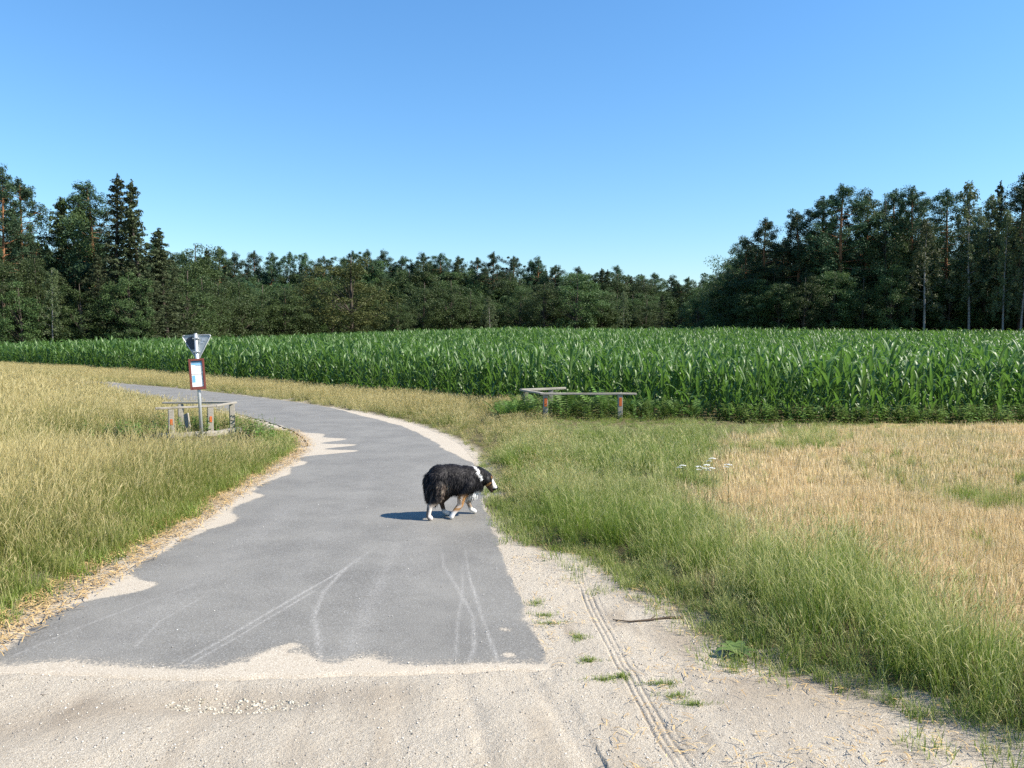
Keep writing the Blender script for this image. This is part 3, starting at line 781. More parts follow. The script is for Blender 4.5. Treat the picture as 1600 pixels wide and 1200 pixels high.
TREE = {k: [make_tree(k, 40 + 7 * i + j * 100) for i in range(n)] for j, (k, n) in enumerate((('pine', 5), ('spruce', 3), ('oak', 5), ('birch', 3)))}
PINE = [(-68.5, 92, 20.6, 1.15), (-63.5, 92, 21.0, 1.15), (-59.3, 90, 21.9, 0.86), (-59.0, 93, 21.3, 1.21), (-51.9, 96, 21.5, 1.38), (-66.5, 150.9, 18.7, 1.08), (-64.7, 152.4, 19.7, 1.09), (-62.4, 155.5, 19.5, 0.94), (-56.1, 148.2, 20.1, 1.16), (-53.8, 151.1, 19.3, 0.99), (-53.2, 159.9, 20.8, 1.06), (-48.6, 158.0, 20.0, 1.06), (-44.7, 155.7, 19.9, 0.97), (-41.2, 155.6, 19.5, 1.17), (-37.5, 154.3, 18.6, 1.14), (-33.8, 156.1, 18.4, 0.94), (-32.4, 157.1, 19.7, 1.09), (-28.4, 151.6, 19.1, 0.93), (-26.1, 158.4, 19.5, 1.06), (-22.2, 156.6, 18.0, 1.17), (-17.7, 156.6, 18.3, 1.18), (-14.0, 152.7, 17.7, 1.15), (-10.8, 153.3, 17.1, 1.18), (-7.3, 158.5, 17.3, 0.94), (-3.5, 149.6, 17.3, 0.98), (0.3, 159.6, 17.6, 1.05), (3.9, 155.5, 16.4, 1.01), (4.9, 154.1, 16.7, 1.03), (8.6, 152.2, 15.0, 1.09), (13.5, 155.0, 15.0, 1.18), (18.2, 156.2, 14.6, 1.18), (21.7, 158.3, 15.6, 1.21), (26.0, 156.1, 13.6, 0.97), (29.2, 158.3, 14.1, 1.2), (33.0, 158.9, 13.6, 1.08), (35.8, 156.6, 13.1, 0.98), (39.2, 158.0, 13.0, 1.08), (29.8, 99, 13.2, 0.92), (31.6, 97, 15.3, 1.26), (35.1, 100, 12.7, 1.03), (35.5, 96, 15.9, 1.15), (38.2, 96, 17.8, 1.15), (39.5, 93, 18.7, 1.32), (43.1, 95, 18.2, 1.15), (47.8, 97, 18.8, 1.15), (47.6, 92, 18.2, 1.15), (51.4, 92, 18.0, 1.15), (57.8, 88, 19.2, 1.26), (60.1, 86, 19.0, 1.26), (62.2, 84, 18.2, 1.15)]
SPRUCE = [(-64.4, 90, 19.4, 1.35), (-54.9, 94, 18.8, 1.49), (-46.5, 91, 21.0, 1.22), (-45.7, 92, 20.4, 1.08), (-46.3, 87, 11.5, 1.22), (-43.8, 91, 17.0, 1.62), (-42.9, 93, 15.0, 1.62), (-41.1, 87, 9.5, 1.49), (-41.2, 92, 12.2, 1.49), (25.4, 130, 7.7, 1.0), (27.5, 126, 6.6, 1.1), (58.5, 93, 18.8, 0.8)]
OAK = [(-56.9, 85, 11.7, 0.8), (-53.5, 84, 8.4, 0.8), (-53.4, 87, 11.6, 0.6), (-53.6, 95, 20.4, 0.6), (-47.9, 86, 8.5, 0.8), (-42.6, 86, 9.4, 0.7), (-41.4, 98, 10.9, 1.0), (-42.5, 106, 10.7, 1.0), (-43.2, 114, 10.6, 1.0), (-42.8, 122, 11.5, 1.0), (-41.5, 128, 11.5, 1.0), (-38.4, 130, 10.9, 1.0), (-36.2, 134, 12.0, 0.9), (-24.7, 118, 13.0, 1.25), (-19.0, 128, 7.3, 0.9), (-15.4, 134, 10.9, 1.0), (-10.7, 136, 11.3, 1.0), (-7.5, 138, 9.7, 0.8), (1.4, 138, 10.1, 0.8), (5.6, 134, 10.4, 1.1), (11.1, 134, 12.2, 1.15), (16.1, 138, 9.6, 0.9), (23.2, 134, 7.1, 0.8), (29.4, 122, 7.9, 0.8), (-31.2, 134, 12.8, 0.8), (24.9, 146, 12.2, 0.6), (29.6, 112, 9.7, 0.7), (29.5, 106, 11.0, 0.7), (30.2, 103, 9.2, 0.9), (44.5, 92, 17.3, 0.65), (64.1, 82, 17.5, 0.9), (29.7, 94, 6.5, 0.8), (31.8, 92, 7.2, 0.8), (34.1, 90, 7.8, 0.8), (37.4, 90, 8.5, 0.8), (40.4, 89, 7.7, 0.8), (43.2, 88, 9.1, 0.7), (50.9, 90, 7.8, 0.8), (55.0, 90, 8.5, 0.8), (59.3, 88, 9.8, 0.8), (60.8, 84, 8.1, 0.8)]
BIRCH = [(-50.0, 84, 9.9, 0.8), (-3.7, 128, 7.4, 1.15), (19.2, 132, 8.6, 0.9), (45.8, 86, 14.0, 1.1), (51.4, 87, 17.9, 1.0), (56.5, 92, 17.5, 0.9), (53.5, 84, 14.4, 0.9), (54.8, 83, 14.9, 0.9)]
NAMES = {'pine': 'pine_tree', 'spruce': 'spruce_tree', 'oak': 'broadleaf_tree', 'birch': 'birch_tree'}
def tree_label(kind, x, y, H, w):
    far = y > 145; stub = x > 28 and y < 118; left = x < -35 and y < 100
    if kind == 'pine':
        if far: return 'dark green pine in the lower, distant wood beyond the maize', 'pines of the distant wood'
        if (x, y) == FLAT_PINE: return 'flat-topped pine at the open end of the wood beyond the stubble', None
        if (x, y) == TOP_PINE: return 'thin ragged pine that overtops the wood beyond the yellow meadow', None
        if stub: return 'tall dark pine in the wood beyond the stubble field', 'pines beyond the stubble'
        return 'tall pine in the wood beyond the yellow meadow', 'pines beyond the meadow'
    if kind == 'spruce':
        if stub: return 'slim pointed spruce among the pines beyond the stubble', None
        if left and H > 20: return 'tall brown-green spruce, one of the pair with pointed tops above the wood', 'pair of pointed spruces'
        if left and H > 13: return 'tall brown-green spruce on the sloping end of the wood beyond the meadow', 'spruces beyond the meadow'
        if left: return 'low young spruce at the foot of the wood beyond the meadow', 'young spruces beyond the meadow'
        return 'small bushy spruce in front of the distant pines', 'small spruces below the distant pines'
    if kind == 'birch':
        if H > 18.3: return 'airy pale birch rising lighter than the pines around it', None
        if left: return 'pale grey-green small birch at the edge of the wood beyond the meadow', None
        if stub: return 'birch with thin white trunk at the shaded wood edge beyond the stubble', 'birches beyond the stubble'
        return 'pale rounded light green tree in front of the distant pines', 'pale trees below the distant pines'
    if w > 1.2: return 'big round brownish green broadleaf tree standing forward of the distant pines', None
    if stub and H > 15: return 'tall leafy broadleaf tree between the pines beyond the stubble', 'tall broadleaves beyond the stubble'
    if stub: return 'low dark broadleaf tree in the shade beneath the pines beyond the stubble', 'low broadleaves beyond the stubble'
    if left and H > 15: return 'tall dark broadleaf tree beside the round-headed pine beyond the meadow', None
    if left: return 'low dark broadleaf tree at the foot of the wood beyond the meadow', 'low broadleaves beyond the meadow'
    return 'green broadleaf tree in front of the distant pines', 'broadleaves below the distant pines'
FLAT_PINE = (31.6, 97); TOP_PINE = (-59.3, 90)
cnt = 0
for kind, rows in (('pine', PINE), ('spruce', SPRUCE), ('oak', OAK), ('birch', BIRCH)):
    for i, (x, y, H, w) in enumerate(rows):
        e = empty(NAMES[kind], (x, y, float(rise(x, y))), rng.uniform(0, 6.28))
        tm, cm = TREE[kind][(i * 7 + i // 5) % len(TREE[kind])]
        s = H / 18.0
        base_w = {'pine': 1.0, 'spruce': 1.0, 'oak': 1.0, 'birch': 1.0}[kind]
        sw = (s ** (.55 if kind == 'oak' else .6)) * w * base_w
        e.scale = (sw, sw, s)
        if kind == 'oak' and w > 1.2:
            cm = cm.copy(); cm.materials.clear(); cm.materials.append(M_OAKB); e.scale = (sw * 1.18, sw * 1.18, s * 1.08)
        link('trunk', tm, e); link('crown', cm, e)
        lab, grp = tree_label(kind, x, y, H, w)
        tag(e, lab, 'tree', grp); cnt += 1
# the mass of the woods behind the edge trees
def joined(kind, i):
    tm, cm = TREE[kind][i]
    def arr(me):
        v = np.empty(len(me.vertices) * 3, dtype=np.float32); me.vertices.foreach_get('co', v)
        return v.reshape(-1, 3)
    return cm
WP = []
def woodrow(x0, x1, d0, d1, n, h0, h1, kinds):
    for _ in range(n):
        x = rng.uniform(x0, x1); y = rng.uniform(d0, d1); WP.append((x, y, rng.uniform(h0, h1), random.choice(kinds)))
woodrow(-125, -48, 99, 128, 90, 14, 18.5, (0, 1, 2, 3))
woodrow(-100, -70, 88, 99, 20, 15, 19, (0, 1, 2, 3))
woodrow(-60, -44, 96, 104, 16, 8, 12, (2, 3, 4))
woodrow(-75, -34, 128, 148, 34, 9, 14, (0, 3, 4)); woodrow(-80, 42, 158, 192, 230, 12.5, 15.5, (0, 1, 1, 0, 4)); woodrow(-75, 42, 146, 158, 90, 6, 10.5, (2, 3, 4))
woodrow(-32, 30, 138, 148, 40, 5, 9, (3, 4)); woodrow(-70, 38, 150, 158, 60, 11, 13, (0, 3, 4))
woodrow(36, 120, 99, 130, 100, 13, 17, (0, 1, 3, 4)); woodrow(30, 62, 94, 104, 46, 6, 11, (3, 4)); woodrow(64, 115, 70, 99, 60, 14, 19, (0, 1, 3, 4))
woodrow(34, 44, 106, 140, 22, 9, 13, (3, 4))
WP = np.array(WP)
farw = WP[:, 1] > 150
WP[:, 2] = np.where(farw, np.interp(WP[:, 0], [-70, -20, 5, 40], [18.3, 17.2, 15.4, 12.3]) * rng.uniform(.80, .99, len(WP)), WP[:, 2])
wk = [TREE['pine'][0], TREE['pine'][3], TREE['spruce'][1], TREE['oak'][0], TREE['oak'][2]]
P = np.stack([WP[:, 0], WP[:, 1], rise(WP[:, 0], WP[:, 1])], 1)
s = WP[:, 2] / 18; sw = s ** .6
yaw = rng.uniform(0, 6.28, len(P)); S3 = np.stack([sw, sw, s], 1); ix = WP[:, 3].astype(int)
o = scatter('background_wood', P, [w[1] for w in wk], S3, idx=ix, tilt=.0, yaw=yaw)
tag(o, 'massed dark tree crowns deep in the woods behind the edge trees', 'woodland', kind='stuff')
o = scatter('background_trunks', P, [w[0] for w in wk], S3, idx=ix, tilt=.0, yaw=yaw)
tag(o, 'massed dark trunks deep in the woods behind the edge trees', 'woodland', kind='stuff')

# ------------------------------------------------------------------ maize
def corn_leaf(L, W, a0, bend, twist, rnd, segs=6):
    """long folded arching leaf starting at origin, pointing +X"""
    mb = MB(); p = np.zeros(3); ang = a0; V = []; A = []
    for i in range(segs + 1):
        f = i / segs; w = W * (.55 + 1.6 * f) * (1 - f) ** .75 if f < 1 else 0
        w = W * min(1, .5 + 2.2 * f) * (1 - f ** 2.2) * .5
        sd = np.array([-math.sin(twist * f) * .3, math.cos(twist * f), math.sin(twist * f) * .6])
        fold = np.array([math.cos(ang) * -1, 0, math.sin(ang)]) * w * .45
        V += [p - sd * w + fold, p, p + sd * w + fold]; A += [(f, 0, rnd), (f, 1, rnd), (f, 0, rnd)]
        p = p + L / segs * np.array([math.sin(ang), 0, math.cos(ang)]); ang += bend * (f * 1.6 + .2) / segs
    F = []
    for i in range(segs):
        b = 3 * i; F += [(b, b + 1, b + 4, b + 3), (b + 1, b + 2, b + 5, b + 4)]
    return np.array(V), np.array(F), np.array(A)
CORN = []
for k in range(7):
    r = random.Random(900 + k); H = r.uniform(1.0, 1.15); lv = []
    az = r.uniform(0, 6.28); n = 9
    for i in range(n):
        f = i / (n - 1); z = .05 + (H - .05) * f
        L = r.uniform(.60, .88) * (1 - .35 * abs(f - .6)); W = r.uniform(.085, .12)
        a0 = r.uniform(.28, .55) * (1.15 - .75 * f); bend = r.uniform(.7, 2.4) * (1 - .5 * f) if r.random() < .65 else r.uniform(2.2, 3.3)
        V, F, A = corn_leaf(L, W, a0, bend, r.uniform(-1.2, 1.2), r.random())
        az += math.pi + r.uniform(-.55, .55)
        lv.append((V, F, A, z, az))
    st = MB(); zz = np.linspace(-.05, H, 6); st.tube([(.012 * math.sin(5 * z + k), .012 * math.cos(4 * z), z) for z in zz], .017 * (1 - .6 * zz / H), 6, a=np.array((.3, .3, r.random())))
    stm = st.mesh('maize_stalk', M_CORN, True, 'gc')
    lm = [npmesh('maize_leaf', V, F, M_CORN, dict(gc=A), True) for (V, F, A, z, a) in lv]
    al = MB(); al.tube([(0, 0, -.05), (0, 0, H)], [.017, .008], 5, a=np.array((.3, .3, .5)))
    for V, F, A, z, a in lv:
        c, s_ = math.cos(a), math.sin(a); al.add(np.stack([V[:, 0] * c - V[:, 1] * s_, V[:, 0] * s_ + V[:, 1] * c, V[:, 2] + z], 1), F, A)
    CORN.append((stm, lm, lv, al.mesh('maize_plant', M_CORN, True, 'gc')))
FAR_X = [-140, -62, -42, -36, -26, -10, 10, 24, 29, 34, 60, 140]; FAR_Y = [80, 80, 82, 104, 114, 124, 126, 118, 100, 87, 80, 76]
def rows(y0, y1, dr, dp):
    th = R(8); c, s_ = math.cos(th), math.sin(th)
    u = np.arange(-95, 110, dp); v = np.arange(y0 - 20, y1 + 20, dr); U, Vv = np.meshgrid(u, v)
    U = U + rng.normal(0, dp * .22, U.shape); Vv = Vv + rng.normal(0, .05, U.shape)
    x = (U * c - Vv * s_).ravel(); y = (U * s_ + Vv * c).ravel()
    k = (y >= y0) & (y < y1) & in_view(x, y, 3) & (y > corn_front(x) + .25 * (fbm(x, y, 80) - .5)) & (y < np.interp(x, FAR_X, FAR_Y))
    return x[k], y[k]
parts = [rows(15, 32, .75, .19), rows(32, 60, .75, .26), rows(60, 130, .85, .36)]
x = np.concatenate([p[0] for p in parts]); y = np.concatenate([p[1] for p in parts])
wide = np.concatenate([np.full(len(p[0]), w) for p, w in zip(parts, (1.0, 1.12, 1.3))])
hs = .81 + .42 * fbm(x * .12, y * .12, 81) * .9 + rng.normal(0, .06, len(x))
hs *= np.where(y - corn_front(x) < .7, .88, 1.0) * rng.uniform(.86, 1.12, len(x))
score = np.hypot(x, y) + 2.2 * np.maximum(0, y - corn_front(x)) + np.where(np.abs(x) > y * .665, 99, 0)
order = np.argsort(score); sel = order[:300]; rest = order[300:]
for j in sel:
    stm, lm, lv, _ = CORN[j % len(CORN)]
    e = empty('maize_plant', (x[j], y[j], float(rise(x[j], y[j]))), rng.uniform(0, 6.28))
    e.scale = (hs[j],) * 3
    tag(e, 'green maize plant in the front rows at the edge of the field', 'maize', 'maize plants along the edge of the field')
    link('stalk', stm, e)
    for me, (V, F, A, z, a) in zip(lm, lv): link('leaf', me, e, (0, 0, z), (0, 0, a))
xr, yr = x[rest], y[rest]
o = scatter('maize_field', np.stack([xr, yr, rise(xr, yr)], 1), [c[3] for c in CORN], np.stack([hs[rest] * wide[rest], hs[rest] * wide[rest], hs[rest]], 1), tilt=.05)
tag(o, 'dense green maize filling the field behind its front rows', 'maize', kind='stuff')

# ------------------------------------------------------------------ leafy weeds, bracken, flowers
def frond(L, seed, pairs=10):
    r = random.Random(seed); mb = MB(); pts = []; p = np.array([0., 0, 0]); ang = r.uniform(.10, .35)
    for i in range(9):
        pts.append(p.copy()); p = p + L / 8 * np.array([math.sin(ang), 0, math.cos(ang)]); ang += r.uniform(.05, .17)
    pts = np.array(pts); mb.tube(pts, np.linspace(.006, .002, 9), 4, a=np.array((0, 0, .3)))
    for i in range(pairs):
        f = .22 + .76 * i / pairs; q = f * 8; k = int(q); c = pts[k] * (1 - q + k) + pts[min(k + 1, 8)] * (q - k); tdir = pts[min(k + 1, 8)] - pts[k]; tdir /= np.linalg.norm(tdir)
        l = L * .24 * math.sin(math.pi * min(1, (1 - f) * 1.25 + .05)) ** .8 + .02
        for sgn in (-1, 1):
            d = np.array([0, sgn, 0]) * .85 + tdir * .45 + np.array([0, 0, -.25]); d /= np.linalg.norm(d); w = tdir * l * .085
            e = c + d * l + np.array([0, 0, -.12 * l]); m = c + d * l * .5
            mb.add([c - w * .6, c + w * .6, m + w, e, m - w], [(0, 1, 2), (0, 2, 4), (4, 2, 3)], [(f, 0, r.random())] * 5)
    return mb.mesh('frond', M_BRAC, False, 'gc')
FROND = [frond(random.uniform(.38, .62), 700 + i) for i in range(6)]
spots = [(-.35, 18.2), (-.1, 17.5), (.15, 18.4), (.35, 17.3), (.5, 18.0), (.95, 17.5), (1.0, 18.2), (1.25, 17.35), (1.45, 17.9), (1.7, 17.4), (1.85, 18.1), (2.05, 17.5), (2.3, 17.9), (2.45, 17.35), (2.75, 17.6), (3.0, 17.3), (3.15, 17.75), (3.45, 17.3), (3.6, 17.0), (.1, 17.0), (-.2, 16.9), (1.5, 18.6), (2.2, 18.5), (2.9, 18.3), (.7, 18.6), (4.0, 16.8)]
for i, (px, py) in enumerate(spots):
    e = empty('bracken_plant', (px, py, float(ground_z(px, py)) - .01), random.uniform(0, 6.28)); sc_ = random.uniform(.85, 1.2)
    e.scale = (sc_,) * 3
    for k in range(8): link('frond', FROND[(i + k) % 6], e, None, (random.uniform(-.25, .25), random.uniform(-.3, .2), k * .8 + random.uniform(-.4, .4)), random.uniform(.65, 1.2))
    tag(e, 'green bracken plant growing under the low rail by the maize', 'fern', 'bracken around the low rail')
def weed(seed, H=.45):
    r = random.Random(seed); mb = MB(); mb.tube([(0, 0, 0), (.02, .01, H)], [.006, .003], 4, a=np.array((0, 0, .4)))
    for i in range(16):
        z = H * (.15 + .85 * i / 16); a = i * 2.4; l = r.uniform(.08, .15) * (1.2 - .5 * i / 16); d = np.array([math.cos(a), math.sin(a), r.uniform(-.3, .35)]); s2 = np.array([-d[1], d[0], 0])
        b = np.array([0, 0, z]); mb.add([b, b + d * l * .5 + s2 * l * .28, b + d * l, b + d * l * .5 - s2 * l * .28], [(0, 1, 2, 3)], [(0, 0, r.random())] * 4)
    return mb.mesh('weed', M_WEED, False, 'gc')
WEED = [weed(800 + i) for i in range(4)]
x = np.concatenate([rng.normal(-6.0, .5, 80), rng.normal(-7.0, .5, 50), rng.normal(-4.6, .45, 40)]); y = np.concatenate([rng.normal(14.9, .35, 80), rng.normal(13.9, .4, 50), rng.normal(14.4, .5, 40)])
k = road_coord(x, y) < -HW - .4; x, y = x[k], y[k]
o = scatter('leafy_weeds', place(x, y), WEED, rng.uniform(.45, .85, len(x)))
tag(o, 'green leafy weeds growing in and around the timber guard', 'weeds', kind='stuff')
x = np.concatenate([rng.uniform(3.5, 13, 620), rng.uniform(-.5, 3.8, 260)]); y = np.concatenate([corn_front(x[:620]) - rng.gamma(2, .12, 620) + .15, rng.normal(17.6, .45, 260)])
o = scatter('field_edge_weeds', place(x, y), WEED, rng.uniform(.35, .95, len(x)))
tag(o, 'green leafy weeds along the foot of the maize and under the low rail', 'weeds', kind='stuff')
M_WHITE = mat_plain('white_petals', (.75, .75, .70), .7)
def umbel(seed):
    r = random.Random(seed); mb = MB()
    for i in range(22):
        a = r.uniform(0, 6.28); q = .035 * math.sqrt(r.random()); c = np.array([q * math.cos(a), q * math.sin(a), -.25 * q]); s2 = .008
        mb.add(c + OCT * np.array([s2, s2, s2 * .5]), OF)
    return mb.mesh('flower_head', M_WHITE)
UMB = umbel(5)
M_STEM = mat_plain('green_stem', (.10, .14, .04), .7)
for i, (px, py) in enumerate([(1.95, 7.95), (2.05, 7.8), (2.12, 8.02), (1.85, 8.2), (2.2, 7.75), (1.98, 7.7)]):
    H = random.uniform(.34, .46); e = empty('yarrow_plant', (px, py, float(ground_z(px, py))), random.uniform(0, 6))
    mb = MB(); mb.tube([(0, 0, -.01), (.01, 0, H * .6), (.02, .01, H)], [.003, .0025, .002], 5); mb.tube([(.01, 0, H * .6), (.05, .03, H * .93)], [.002, .0015], 4)
    link('stem', mb.mesh('stem', M_STEM, True), e)
    link('flower_head', UMB, e, (.02, .01, H)); link('flower_head', UMB, e, (.05, .03, H * .93), None, .75)
    tag(e, 'white-flowered yarrow plant in the green verge at the edge of the stubble', 'flower', 'yarrow flowers in the verge')
M_DOCK = mat_plain('dock_leaf', (.09, .14, .035), .6, .2)
def dock(name, px, py, n, l0, label, lift=.35):
    e = empty(name, (px, py, float(ground_z(px, py)) + .004), random.uniform(0, 6))
    for i in range(n):
        l = l0 * random.uniform(.7, 1.2); V = []; F = []
        for k in range(5):
            f = k / 4; w = l * .20 * math.sin(math.pi * (f * .85 + .1)); z = lift * l * math.sin(f * 2.2) ; V += [(f * l, -w, z + .2 * w), (f * l, 0, z), (f * l, w, z + .2 * w)]
        for k in range(4): b = 3 * k; F += [(b, b + 1, b + 4, b + 3), (b + 1, b + 2, b + 5, b + 4)]
        link('leaf', npmesh('leaf', np.array(V), np.array(F), M_DOCK, None, True), e, None, (0, 0, i * 6.28 / n + random.uniform(-.3, .3)))
    tag(e, label, 'weed')
dock('dock_plant', 1.24, 4.14, 9, .11, 'dark leafy dock rosette at the foot of the tall verge grass')
# low turf clumps growing between the tyre marks
def low_clump(seed, rx_, ry_):
    r = random.Random(seed); mb = MB()
    for i in range(190):
        a = r.uniform(0, 6.28); q = r.random() ** .8 * (1 + .5 * math.sin(3 * a + seed))
        blade(mb, (rx_ * q * math.cos(a), ry_ * q * math.sin(a), -.004), r.uniform(0, 6.28), abs(r.gauss(.5, .45)), r.uniform(.012, .038), .0032, r.uniform(.2, 1.2), r.random(), segs=2)
    return mb.mesh('grass_tuft', M_GREEN, False, 'gc')
for i, (px, py, a, b, lab) in enumerate([(.45, 3.77, .10, .04, 'small green grass tuft beside the tyre grooves, next to the asphalt corner'), (.555, 3.80, .05, .03, 'small green grass tuft crossed by the tyre grooves'),
                                         (.74, 3.71, .10, .035, 'small green grass tuft just outside the tyre grooves'), (.79, 3.58, .11, .04, 'green grass tuft, second of the row outside the tyre grooves'),
                                         (.85, 3.48, .09, .03, 'green grass tuft, last of the row outside the tyre grooves')]):
    o = link('grass_tuft', low_clump(500 + i, a, b), None, (px, py, float(ground_z(px, py))))
    tag(o, lab, 'grass tuft', 'grass tufts on the sandy shoulder')
for i, (px, py, a, b) in enumerate([(.16, 4.98, .07, .09), (.20, 4.76, .09, .05), (.23, 4.62, .12, .05), (.39, 4.38, .06, .06), (.42, 4.05, .08, .035)]):
    o = link('grass_tuft', low_clump(520 + i, a, b), None, (px, py, float(ground_z(px, py))))
    tag(o, 'sparse yellowish grass tuft on the sand along the asphalt edge', 'grass tuft', 'sparse tufts along the asphalt edge')
M_TWIG = mat_plain('twig_bark', (.09, .065, .045), .9)
mb = MB(); pts = np.array([(.62, 4.66, 0), (.72, 4.64, 0), (.85, 4.66, 0), (.97, 4.69, 0), (1.06, 4.70, 0)]); pts[:, 2] = ground_z(pts[:, 0], pts[:, 1]) + .009
mb.tube(pts, [.003, .005, .006, .0075, .008], 6); mb.tube([pts[2], pts[2] + [.05, .06, .012]], [.004, .002], 5)
tag(link('fallen_twig', mb.mesh('fallen_twig', M_TWIG, True)), 'thin dark twig lying across the sand beside the tyre grooves', 'twig')

# ------------------------------------------------------------------ timber guard with sign in the meadow
M_ORANGE = mat_plain('orange_reflector', (.50, .12, .03), .5, .3, var=.5, scale=40)
def part(name, me, mat, parent):
    if not me.materials: me.materials.append(mat)
    o = link(name, me); o.parent = parent; return o
def reflector(parent, c, nrm, w, h):
    n = Vector(nrm).normalized(); q = n.to_track_quat('Y', 'Z')
    bm = bmesh.new(); bmesh.ops.create_cube(bm, size=1.0)
    for v in bm.verts: v.co = Vector((v.co.x * w, v.co.y * .006, v.co.z * h))
    bmesh.ops.bevel(bm, geom=bm.edges[:], offset=.002, segments=1, affect='EDGES')
    bm.transform(Matrix.Translation(Vector(c)) @ q.to_matrix().to_4x4())
    me = bpy.data.meshes.new('reflector'); bm.to_mesh(me); bm.free()
    return part('reflector', me, M_ORANGE, parent)
GA = float(ground_z(-5.9, 14.4)) - .01
ga = empty('timber_guard', (0, 0, 0))
tag(ga, 'grey weathered timber guard rail enclosing the sign post in the meadow', 'railing')
def V3(x, y, z): return (x, y, GA + z)
part('top_rail', beam(V3(-6.50, 13.98, .555), V3(-5.585, 14.50, .565), .09, .036, .01, jit=.003), M_WOOD, ga)
part('top_rail', beam(V3(-5.60, 14.46, .567), V3(-5.50, 15.25, .573), .09, .036, .01, jit=.003), M_WOOD, ga)
part('top_rail', beam(V3(-6.98, 15.35, .56), V3(-5.50, 15.27, .575), .09, .036, .01, jit=.003), M_WOOD, ga)
def post(p, z0, z1, w, rz, lean=0):
    me = beam((0, 0, z0), (0, 0, z1), w, w, .008, jit=.002)
    me.transform(Matrix.Translation((p[0], p[1], GA)) @ Matrix.Rotation(rz, 4, 'Z') @ Matrix.Rotation(lean, 4, 'Y'))
    return me
RZ = math.atan2(.52, .915)
pA = part('post', post((-6.27, 14.10), -.15, .53, .10, RZ), M_WOOD, ga)
pB = part('post', post((-5.68, 14.44), -.15, .54, .10, RZ), M_WOOD, ga)
part('post', post((-5.52, 15.12), -.15, .547, .095, RZ), M_WOOD, ga)
part('post', post((-6.62, 15.33), -.15, .535, .10, RZ), M_WOOD, ga)
nrm = Vector((math.sin(RZ), -math.cos(RZ), 0))
for (px, py), h, pp in (((-6.27, 14.10), .30, pA), ((-5.68, 14.44), .32, pB)):
    c = Vector((px, py, GA + h)) + nrm * .0535; reflector(pp, c, nrm, .045, .11)
part('leaning_board', beam(V3(-6.12, 14.55, -.1), V3(-6.24, 14.68, .40), .028, .13, .006, roll=.3, jit=.002), M_WOOD, ga)
kb = MB(); path = [(-6.48, 13.98), (-6.1, 14.17), (-5.72, 14.36), (-5.55, 14.5), (-5.44, 14.75), (-5.40, 15.1)]
Vv = []; 
for i, p in enumerate(path):
    t_ = np.array(path[min(i + 1, 5)]) - np.array(path[max(i - 1, 0)]); t_ /= np.linalg.norm(t_); nn = np.array([-t_[1], t_[0]])
    for sgn, z in ((-1, -.12), (-1, .085), (-.8, .10), (.8, .10), (1, .085), (1, -.12)): q = np.array(p) + nn * .075 * sgn; Vv.append((q[0], q[1], GA + z + random.uniform(-.006, .006)))
Ff = [(6 * i + j, 6 * i + j + 1, 6 * i + j + 7, 6 * i + j + 6) for i in range(5) for j in range(5)]
kb.add(Vv, Ff); kb.F4.append(np.array([(0, 5, 4, 1), (1, 4, 3, 2), (30, 31, 34, 35), (31, 32, 33, 34)]))
part('base_kerb', kb.mesh('base_kerb', M_CONC), M_CONC, ga)

# sign post
M_STEEL = NM('galvanised_steel').bsdf((.55, .56, .56), .5, .5, metal=.55)
M_PLATE = mat_plain('grey_sign_back', (.36, .40, .42), .6, .3, 0, .1, 12)
M_DARKDISC = mat_plain('dark_disc_colour', (.045, .055, .075), .6, .3, 0, .1, 12)
M_FRAME = mat_plain('red_brown_frame', (.17, .045, .035), .6, .35, var=.25, scale=20)
M_PAPER = mat_plain('notice_paper', (.80, .82, .82), .6, .3, var=.03)
M_BLUE = mat_plain('blue_print', (.16, .42, .68), .6, .3, var=.08); M_DBLUE = mat_plain('dark_blue_print', (.08, .17, .27), .6, .3, var=.1)
M_PALEP = mat_plain('pale_map_print', (.60, .64, .60), .6, .3, var=.12); M_GREYP = mat_plain('grey_print', (.45, .50, .55), .6, .3, var=.15)
SB = Vector((-5.56, 13.74, GA - .1)); ST = Vector((-5.64, 13.74, GA + 1.91))
sp = empty('sign_post', SB); tag(sp, 'steel sign post leaning slightly, with triangular sign back and framed notice board', 'sign')
def spp(name, me, mat, parent=None):
    o = link(name, me); o.parent = parent or sp; 
    if not me.materials: me.materials.append(mat)
    return o
ax = (ST - SB); Ls = ax.length
mb = MB(); mb.tube([(0, 0, 0), tuple(ax * .5), tuple(ax)], .0295, 14); mb.tube([tuple(ax), tuple(ax * 1.006)], [.031, .022], 14); spp('pole', mb.mesh('pole', M_STEEL, True), M_STEEL)
lean = math.atan2(ax.x, ax.z)
def prism(pts, y0, y1, bev=.004):
    bm = bmesh.new(); vs = [bm.verts.new((p[0], y0, p[1])) for p in pts]; f = bm.faces.new(vs)
    ex = bmesh.ops.extrude_face_region(bm, geom=[f]); bmesh.ops.translate(bm, verts=[v for v in ex['geom'] if isinstance(v, bmesh.types.BMVert)], vec=(0, y1 - y0, 0))
    bmesh.ops.recalc_face_normals(bm, faces=bm.faces); 
    if bev: bmesh.ops.bevel(bm, geom=bm.edges[:], offset=bev, segments=2, affect='EDGES')
    me = bpy.data.meshes.new('plate'); bm.to_mesh(me); bm.free(); return me
def rounded(pts, r, n=5):
    out = []
    for i in range(len(pts)):
        p0, p, p1 = (Vector(pts[i - 1]), Vector(pts[i]), Vector(pts[(i + 1) % len(pts)]))
        a = (p0 - p).normalized(); b = (p1 - p).normalized(); d = r / math.tan(a.angle(b) / 2)
        s0 = p + a * d; s1 = p + b * d
        for k in range(n + 1): t = k / n; out.append(((1 - t) ** 2 * s0 + 2 * t * (1 - t) * p + t * t * s1)[:])
    return out
zt = Ls * .99; w2 = .27
